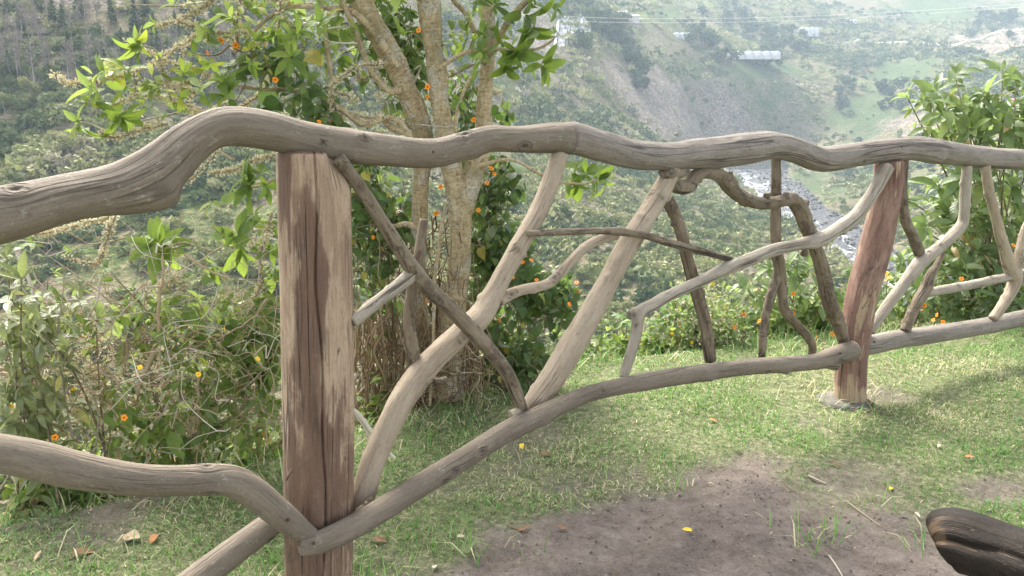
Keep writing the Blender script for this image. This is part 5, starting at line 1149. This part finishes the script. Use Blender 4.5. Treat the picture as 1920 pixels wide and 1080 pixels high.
for _ in range(190):
    px = rng.uniform(665, 900); y_ = rng.uniform(3.4, 3.8); p = at_y(px, rng.uniform(560, 640), y_); q = at_y(px+rng.normal(0, 16), 790, y_); q[2] = min(q[2], .0)-.05
    tube(vs2, wander(p, q, .02, 6), rng.uniform(.003, .007), .003, 5, rnd=np.clip(rng.normal(.6, .2), 0, 1))
vf.build('foliage', M_vine, vine); vs.build('stem', M_twig, vine); vs2.build('dead_stems', M_drystem, vine)
for px, py in [(388, 98), (358, 103), (414, 77), (442, 85), (493, 138), (516, 150), (533, 187), (598, 228), (785, 57), (801, 181), (802, 163), (520, 292), (490, 338), (657, 368), (818, 400), (799, 564), (671, 584), (921, 316), (927, 326), (913, 343), (897, 394), (961, 520), (964, 540), (981, 492), (996, 488), (1006, 525), (1081, 530), (1084, 546), (1068, 570), (937, 600), (888, 225), (826, 350), (700, 445)]:
    y_ = 3.1 if px < 620 else 3.42; flower('susan', at_y(px, py, y_), vine, s=rng.uniform(.38, .58))

# ---- shrubs on the drop beyond the lawn
def shrub_plant(name, base, label, cat, mat, rosettes, L, n, wr, rnd, y_of, stem_r=.005, fills=(), kind='oval', group=None, seeds_n=0, curl=(.3, 1.2), stemc=.5, fold=.25):
    e = empty(name, base, label, cat, group); f_, s_ = Geo(), Geo()
    for (px, py, *r_) in rosettes:
        y_ = y_of(px, py)+rng.normal(0, .06); p = at_y(px, py, y_); k = r_[0] if r_ else 1.
        ax = unit(p-np.array(base)+[0, -.25, .25])*.7+rng.normal(0, .3, 3)+[0, -.2, .15]
        rosette(f_, p, ax, n, L*k, wr, (.35, 1.5), curl, kind, rnd, fold=fold)
        b0 = np.array(base)+rng.normal(0, .12, 3)*[1, .6, 0]
        mid = (b0*.5+p*.5)+[0, .05, .08]; tube(s_, smooth_path([b0, mid+rng.normal(0, .05, 3), p], .03), stem_r, stem_r*.4, 6, rnd=np.clip(rng.normal(stemc, .2), 0, 1))
        m_ = int(n*1.2); t = rng.uniform(.55, .95, m_)[:, None]; Q = mid*(1-t)+p*t     # leaves along the shoot
        d = rand_dirs(m_)*.8+unit(p-mid)*.5; l = L*k*rng.uniform(.5, 1., m_)
        leaves(f_, Q, d, np.tile([0, -.3, .9], (m_, 1))+.4*rng.normal(size=(m_, 3)), l, l*wr, rng.uniform(*curl, m_), fold, kind, np.clip(rng.normal(rnd, .2, m_), 0, 1), nv=8, wave=.03)
    for q in fills: leaf_blob(f_, *q[:7], L*q[7], kind, wr, rnd, .22, .7)
    f_.build('foliage', mat, e); s_.build('stem', M_twig, e)
    return e
def gz(px, py, y): p = at_y(px, py, y); return np.array([p[0], p[1], float(lawn_z(np.array([p[0]]), np.array([p[1]]))[0])])
# grey-green long leaved shrub nearest the lower corner
shrub_plant('long_leaf_shrub', gz(60, 900, 2.62), 'long leaved grey green shrub rising behind the curved bottom rail', 'shrub', M_grey,
            [(12, 480, .9), (40, 520), (75, 560), (50, 600), (20, 560), (110, 590, .8), (10, 640), (90, 640), (60, 690), (30, 720), (130, 650, .8), (15, 790), (70, 770, .9), (150, 560, .8), (120, 520, .7), (180, 600, .6), (20, 960), (75, 930, .8), (150, 760, .8)], .085, 6, .30, .50, lambda px, py: 2.45+px*.0012+(.1 if py > 900 else 0), fills=[(60, 640, 95, 130, 2.6, .14, 190, .9), (60, 790, 110, 110, 2.58, .14, 220, .9), (60, 950, 80, 50, 2.5, .12, 70, .7)], kind='long', curl=(.2, 1.5))
shrub_plant('leafy_shrub', gz(330, 900, 2.9), 'tangled leafy shrub between the curved rails and the cracked post', 'shrub', M_leaf,
            [(310, 805, 1.1), (325, 825, 1.1), (285, 790, .8), (490, 620, .9), (470, 650), (430, 640), (425, 700, .8), (500, 700), (510, 760), (480, 800, .8), (380, 640, .6), (310, 600, .7), (300, 560, .8), (280, 660, .7), (330, 680, .7), (240, 720, .6), (200, 740, .7), (420, 570), (500, 570), (390, 760, .7), (350, 720, .7), (440, 780, .8), (170, 700, .7), (220, 630, .6), (250, 900, .6), (180, 930, .7), (510, 640), (516, 690), (500, 850, .8), (460, 860, .8), (200, 500, .7), (245, 540, .8), (345, 520, .7), (60, 455, .7), (505, 500, .9), (515, 570, .9), (370, 560, .8), (150, 620, .7), (270, 590, .7), (410, 610, .8), (330, 640, .7)], .075, 5, .42, .48, lambda px, py: 2.85, fills=[(480, 660, 75, 150, 2.8, .12, 250, .85), (330, 770, 200, 100, 2.72, .15, 360, .75), (350, 590, 170, 90, 2.85, .15, 190, .85), (100, 600, 120, 90, 2.75, .1, 100, .85), (130, 900, 160, 60, 2.62, .1, 160, .8), (240, 870, 200, 60, 2.75, .15, 300, .6), (480, 840, 60, 70, 2.9, .15, 150, .7), (300, 640, 150, 90, 3.0, .15, 130, .6), (100, 850, 120, 60, 2.7, .12, 110, .7), (400, 700, 120, 60, 2.8, .1, 120, .5)], stemc=.6)
# the dry stems tangled through both shrubs
dry = empty('dry_brush', gz(230, 900, 2.8), 'pale dead stems and wiry dry brush among the shrubs below the arching rail', 'dry brush')
dg, dl, dsd = Geo(), Geo(), Geo()
for _ in range(560):
    px, py = rng.uniform(-40, 540), min(rng.normal(710, 115), 930); y_ = rng.uniform(2.55, 3.1); a = rng.uniform(0, 3.14); L = rng.uniform(.05, .22); p = at_y(px, py, y_); d = np.array([math.cos(a), rng.normal(0, .3), math.sin(a)*.9])*L
    tube(dg, wander(p-d, p+d, L*.22, 6), rng.uniform(.0008, .0024), .0008, 4, rnd=np.clip(rng.normal(.72, .22), 0, 1))
for pts, w_ in [([(-20, 690), (20, 695), (60, 720), (105, 745)], 9), ([(-10, 640), (40, 655), (95, 668)], 7), ([(0, 655), (60, 600), (110, 640)], 6), ([(290, 655), (275, 690), (262, 720), (255, 760)], 10), ([(240, 640), (235, 670), (232, 700)], 7), ([(345, 475), (380, 500), (420, 520)], 6), ([(30, 470), (60, 540), (80, 600), (120, 680)], 7), ([(372, 700), (372, 800), (368, 870)], 6), ([(40, 760), (90, 790), (150, 830)], 9), ([(190, 520), (180, 570), (160, 600)], 5), ([(300, 620), (296, 580), (306, 520), (303, 480)], 7), ([(500, 560), (470, 600), (400, 640)], 4), ([(180, 640), (260, 560), (420, 460)], 3), ([(0, 700), (70, 715), (120, 742)], 10), ([(670, 700), (650, 740), (700, 830)], 8), ([(655, 760), (690, 800), (740, 860)], 9)]:
    P = smooth_path([at_y(px, py, 2.72) for px, py in pts], .02); tube(dg, P+rng.normal(0, .002, P.shape), w_/2*2.72/F, w_/3*2.72/F, 6, rnd=rng.uniform(.6, 1.))
for px, py in [(300, 540), (510, 440), (410, 560), (90, 700), (260, 770), (350, 790), (440, 720), (480, 740), (130, 660), (330, 720), (390, 800), (200, 690), (500, 760), (260, 640)]:
    p = at_y(px, py, 2.8); q = at_y(px+rng.normal(0, 60), py+rng.uniform(-30, 30), 2.85); seeds(dsd, wander(p, q, .02), .016, 7, .02, .014)
n = 700; P = np.concatenate([blob_pts(230, 720, 290, 170, 2.85, .25, n), blob_pts(150, 960, 200, 40, 2.6, .15, 260)]); n = len(P); l = rng.uniform(.012, .035, n)
leaves(dl, P, rand_dirs(n)-[0, 0, .5], rand_dirs(n), l, l*.5, rng.uniform(0, 2, n), .4, 'oval', None, nv=5); dl.a = {'rnd': [np.repeat(rng.uniform(.2, 1, n), 15)]}
dsd.a.pop('leafuv', None)
dg.build('stem', M_drystem, dry); dl.build('withered_leaves', M_seed, dry); dsd.build('dried_flowers', M_seed, dry, smooth=False)
for px, py in [(20, 762), (103, 820), (138, 729), (233, 783), (30, 975), (262, 688), (372, 702), (483, 673), (422, 617), (154, 633)]:
    flower('susan' if px in (103, 233, 30, 154) else 'daisy', at_y(px, py, 2.5), dry, s=.5)
# flowering shrubs right behind the middle bay
fs_ = empty('flowering_shrub', gz(1310, 640, 4.5), 'small leaved shrub with tan buds and yellow orange flowers at the lawn edge', 'shrub')
f_, s_, b_ = Geo(), Geo(), Geo()
for q in [(1310, 590, 80, 70, 4.5, .3, 700), (1270, 640, 60, 40, 4.4, .25, 350), (1350, 620, 60, 50, 4.4, .25, 350)]:
    P = blob_pts(*q); n = len(P); l = rng.uniform(.02, .05, n); leaves(f_, P, rand_dirs(n)+[0, -.2, .2], rand_dirs(n)+[0, -.3, .8], l, l*.45, rng.uniform(0, 1, n), .2, 'oval', np.clip(rng.normal(.6, .22, n), 0, 1), nv=5)
    P = blob_pts(*q[:6], q[6]); n = len(P); l = rng.uniform(.012, .022, n); leaves(b_, P, rand_dirs(n)+[0, 0, .6], rand_dirs(n), l, l*.6, .5, .4, 'drop', None, nv=3)
    for _ in range(70):
        p = blob_pts(*q[:6], 1)[0]; tube(s_, wander(p, p-[rng.normal(0, .06), 0, .25], .02), .002, .003, 4, rnd=rng.uniform(.3, .9))
b_.a = {'rnd': [np.clip(rng.normal(.65, .2, len(np.concatenate(b_.v))//9), 0, 1).repeat(9)]}
f_.build('foliage', M_far, fs_); s_.build('stem', M_twig, fs_); b_.build('dry_buds', M_seed, fs_, smooth=False)
for px, py in [(1337, 531), (1345, 557), (1377, 613), (1297, 642), (1248, 667), (1197, 680), (1147, 672), (1260, 625)]:
    flower('susan' if px in (1377, 1150) else 'daisy', at_y(px, py, 4.2), fs_, s=.52)
be = shrub_plant('broad_leaf_shrub', gz(1470, 640, 4.75), 'broad leaved green shrub with orange flowers filling the gap before the red brown post', 'shrub', M_far,
            [(1480, 490), (1440, 500), (1520, 500), (1400, 540), (1455, 545), (1500, 550), (1555, 530), (1420, 580), (1530, 580), (1380, 580, .9), (1470, 600), (1580, 590), (1350, 590, .8), (1400, 610, .9), (1510, 470, .8), (1490, 520), (1540, 610), (1590, 540, .8), (1470, 630, .8), (1560, 630, .8), (1430, 470, .7), (1600, 500, .7)], .12, 6, .36, .55, lambda px, py: 4.65, fills=[(1480, 560, 110, 70, 4.8, .25, 300, .7), (1400, 590, 70, 50, 4.7, .2, 140, .6), (1560, 590, 60, 60, 4.75, .2, 140, .6)])
for px, py in [(1417, 544), (1424, 602), (1487, 551), (1487, 588), (1395, 590), (1530, 631), (1560, 627)]: flower('susan', at_y(px, py, 4.4), be, s=.62)
# tall shrub by the frame edge
tr_ = gz(1880, 590, 5.3)
ts = shrub_plant('tall_leafy_shrub', tr_, 'tall shrub of long drooping leaves beyond the far end of the fence', 'shrub', M_far,
            [(1755, 172), (1790, 140), (1815, 165), (1845, 175), (1880, 130), (1905, 140), (1735, 185), (1770, 205), (1830, 200), (1860, 205), (1790, 220), (1740, 235), (1820, 240), (1880, 225), (1910, 240), (1770, 255), (1850, 262), (1900, 200), (1700, 180, .7), (1930, 170), (1950, 230),
             (1800, 330), (1760, 345), (1850, 340), (1900, 340), (1830, 390), (1780, 400), (1880, 420), (1740, 420), (1840, 460), (1900, 470), (1770, 470), (1720, 470, .8), (1700, 420, .8), (1800, 500), (1870, 520), (1930, 420), (1940, 520), (1700, 370, .8), (1740, 500, .8)], .175, 7, .33, .62, lambda px, py: 5.1, stem_r=.008,
            fills=[(1850, 400, 130, 130, 5.35, .35, 420, .75), (1850, 230, 90, 50, 5.3, .3, 120, .8), (1780, 500, 110, 60, 5.25, .3, 220, .7)], kind='long', curl=(.4, 1.4))
un = shrub_plant('low_leafy_shrub', gz(1760, 590, 5.0), 'low dark undergrowth shrub with orange flowers behind the silver bottom rail', 'shrub', M_far,
            [(1680, 520, .8), (1720, 540), (1760, 550), (1800, 560), (1840, 560), (1880, 560), (1910, 570), (1660, 560, .8), (1700, 580, .8), (1740, 590, .8), (1650, 500, .7), (1690, 490, .7), (1780, 580, .8), (1850, 590, .8), (1900, 545, .8)], .10, 6, .38, .38, lambda px, py: 4.85, fills=[(1780, 550, 140, 50, 5.0, .25, 330, .7), (1690, 570, 60, 50, 4.9, .2, 130, .6)])
for px, py in [(1658, 516), (1663, 512), (1668, 520), (1803, 523), (1733, 573), (1756, 590), (1750, 600), (1648, 608), (1768, 604), (1727, 580), (1900, 460)]: flower('daisy' if py < 522 and px < 1700 else 'susan', at_y(px, py, 4.6), un, s=.62)
# lobed bright leaves and low herbs on the drop
lob = empty('lobed_leaf_plant', gz(1210, 640, 4.6), 'low bright green plant with lobed leaves under the elbowed branch', 'plant')
g_, s_ = Geo(), Geo()
for px, py, L in [(1245, 565, .17), (1175, 605, .15), (1210, 625, .15), (1285, 555, .13), (1140, 640, .12), (1160, 590, .1), (1230, 600, .14), (1120, 660, .10), (1185, 650, .10), (1260, 590, .12)]:
    p = at_y(px, py, 4.5)
    a0 = rng.uniform(0, 6.28)
    for k in range(7):
        a = a0+k*.78; d = np.array([math.cos(a), math.sin(a)*.8, -.15+rng.normal(0, .12)]); leaves(g_, [p], [d], [[0, -.35, .9]], L*rng.uniform(.4, .62), L*.22, .5, .15, 'long', rng.uniform(.2, .95, 1), nv=7)
    tube(s_, wander(np.array(lob.location)+rng.normal(0, .05, 3), p, .03), .005, .003, 5, rnd=.7)
g_.build('foliage', M_lobed, lob); s_.build('stem', M_twig, lob)
herb = Geo()
for px0, px1, n_, yo in ((670, 1120, 420, .2), (1090, 1650, 900, .15), (-40, 640, 420, .1), (1600, 2000, 420, .1)):
    for _ in range(n_):
        px = rng.uniform(px0, px1); u = (px-960)/F
        yv = float(np.interp(px, [0, 500, 700, 850, 1100, 1350, 1650, 1920], [2.4, 2.85, 3.15, 3.5, 3.95, 4.2, 4.6, 5.0]))+yo+abs(rng.normal(0, .3)); x = u*yv
        z = float(lawn_z(np.array([x]), np.array([yv]))[0]); h = abs(rng.normal(0, .10))+.02; m_ = rng.integers(3, 7); d = rand_dirs(m_); d[:, 2] = np.abs(d[:, 2])*.8
        l = rng.uniform(.025, .075, m_); leaves(herb, np.array([x, yv, z+h])+rng.normal(0, .02, (m_, 3)), d, np.tile([0, -.2, 1.], (m_, 1))+.3*rng.normal(size=(m_, 3)), l, l*.5, rng.uniform(0, 1, m_), .2, 'oval', np.clip(rng.normal(.55, .25, m_), 0, 1), nv=5)
tag(herb.build('undergrowth', M_leaf, kind='stuff'), 'low mixed herbs and weeds along the top of the drop', 'undergrowth')
# big leaf mass on the bank below, seen through the gaps
bank = Geo()
n = 5200; x = rng.uniform(-6, 8, n); d_ = rng.uniform(.5, 4.5, n); y = np.interp(x, EDGE[:, 0], EDGE[:, 1])+d_; z = lawn_z(x, y)+np.abs(rng.normal(0, .12, n)); l = rng.uniform(.05, .14, n)
leaves(bank, np.stack([x, y, z], -1), rand_dirs(n)+[0, -.2, .3], np.tile([0, -.3, 1.], (n, 1))+.5*rng.normal(size=(n, 3)), l, l*.45, rng.uniform(0, 1.2, n), .2, 'oval', np.clip(rng.normal(.45, .25, n), 0, 1), nv=5)
tag(bank.build('bank_growth', M_grey, kind='stuff'), 'leafy ground cover on the steep bank below the lawn', 'undergrowth')
# two tiny wild flowers
def wild(kind, px, py, y, label, s=1.):
    g0 = gz(px, py, y); e = empty('wild_flower', g0, label, 'flower'); p = at_y(px, py, y)
    s_ = Geo(); tube(s_, wander(g0-[0, 0, .01], p, .004), .0014, .001, 5); s_.build('stem', M_lobed, e); flower(kind, p, e, s=s)
wild('oxalis', 190, 988, 2.36, 'single purple wild flower in the grass under the curved bottom rail', .85)
wild('pinkie', 1012, 685, 3.55, 'tiny pink flower beside the dark vine leaves', 1.)

# ---- fallen leaves, twigs on the ground
DRYC = {'yellow': ((.62, .42, .03), (.75, .56, .06)), 'brown': ((.14, .075, .04), (.27, .155, .085)), 'orange': ((.30, .13, .05), (.42, .21, .09)), 'tan': ((.28, .21, .13), (.42, .33, .22)), 'cream': ((.36, .31, .22), (.50, .44, .33))}
DM = {k: plain_mat(k+'_dead_leaf', a, c_, 60., .8, .3, .002) for k, (a, c_) in DRYC.items()}
def fallen(px, py, col, L, label, kind='oval', wr=.5, curl=1.3, fold=.5):
    L = L*.78
    p = on_z(px, py, 0.0); p[2] = float(lawn_z(p[:1], p[1:2])[0])+.012
    a = rng.uniform(0, 6.28); g_ = Geo()
    leaves(g_, [p-np.array([math.cos(a), math.sin(a), 0])*L*.5], [[math.cos(a), math.sin(a), .16]], [[rng.normal(0, .2), -.15, 1]], L, L*wr, curl*.55, fold*.45, kind, None, nv=8, wave=.10)
    g_.a = {}; o = g_.build('fallen_leaf', DM[col], org=p); tag(o, label, 'leaf'); return o
fallen(978, 836, 'yellow', .055, 'bright yellow curled leaf on the grass below the long rising rail')
fallen(1025, 855, 'brown', .07, 'crumpled brown leaf near the yellow one on the grass', wr=.6)
fallen(1288, 1006, 'yellow', .04, 'small pale yellow leaf lying on the bare dirt', wr=.7, curl=.4)
fallen(1672, 908, 'yellow', .06, 'narrow olive yellow leaf on the dirt patch in the lawn', 'long', .3)
fallen(1338, 790, 'orange', .05, 'rusty orange leaf on the lawn between the two posts')
fallen(1817, 857, 'orange', .05, 'light orange leaf on the shaded lawn above the dark log', wr=.5, curl=.5)
fallen(1760, 837, 'cream', .035, 'pale cream leaf fragment on the lawn past the concrete pad')
fallen(1632, 752, 'brown', .075, 'curled brown leaf lying against the foot of the red brown post', wr=.4)
fallen(1570, 872, 'brown', .05, 'dull brown leaf at the upper edge of the dirt', wr=.4)
fallen(865, 1004, 'cream', .04, 'cream coloured leaf at the grassy edge of the dirt')
fallen(712, 1012, 'brown', .06, 'dark brown leaf in the grass right of the cracked post')
fallen(248, 1018, 'tan', .075, 'broad round tan leaf in the grass below the curved rail', 'oval', .8, .5)
fallen(288, 1015, 'orange', .06, 'reddish leaf next to the broad round tan leaf')
fallen(157, 1040, 'brown', .09, 'large grey brown folded leaf low beside the purple flower', wr=.5)
fallen(815, 1060, 'cream', .04, 'whitish scrap of leaf at the lower grass fringe')
fallen(980, 985, 'brown', .075, 'long dry brown leaf on the dirt margin', 'long', .28)
fallen(70, 1045, 'tan', .07, 'thin tan leaf blade lowest in the corner grass', 'long', .25)
fallen(1055, 988, 'brown', .05, 'small torn brown leaf beside the grass fringe of the dirt')
fallen(1720, 965, 'cream', .05, 'pale sliver of leaf by the sparse grass near the dark log', 'long', .3, .5)
def stick(pts, w_, label, col=.7):
    P = [on_z(px, py, 0) for px, py in pts]; P = smooth_path([[p[0], p[1], float(lawn_z(p[:1], p[1:2])[0])+.006] for p in P], .01)
    g_ = Geo(); tube(g_, P, w_, w_*.6, 5, rnd=col); tag(g_.build('twig', M_drystem, org=P[0]), label, 'twig')
stick([(1588, 938), (1615, 955), (1652, 980)], .0022, 'long pale straw lying across the dirt and grass border', .85)
stick([(1555, 1038), (1568, 1052), (1584, 1082)], .0028, 'bleached twig on the bare dirt beside the dark log', .95)
stick([(1515, 893), (1548, 902)], .005, 'short grey stick at the top of the dirt patch', .9)
stick([(1470, 912), (1490, 925), (1515, 938)], .0018, 'thin brown straw at the upper dirt border', .5)
stick([(950, 980), (990, 990)], .0025, 'thin dark twig on the dirt near the grass fringe', .3)
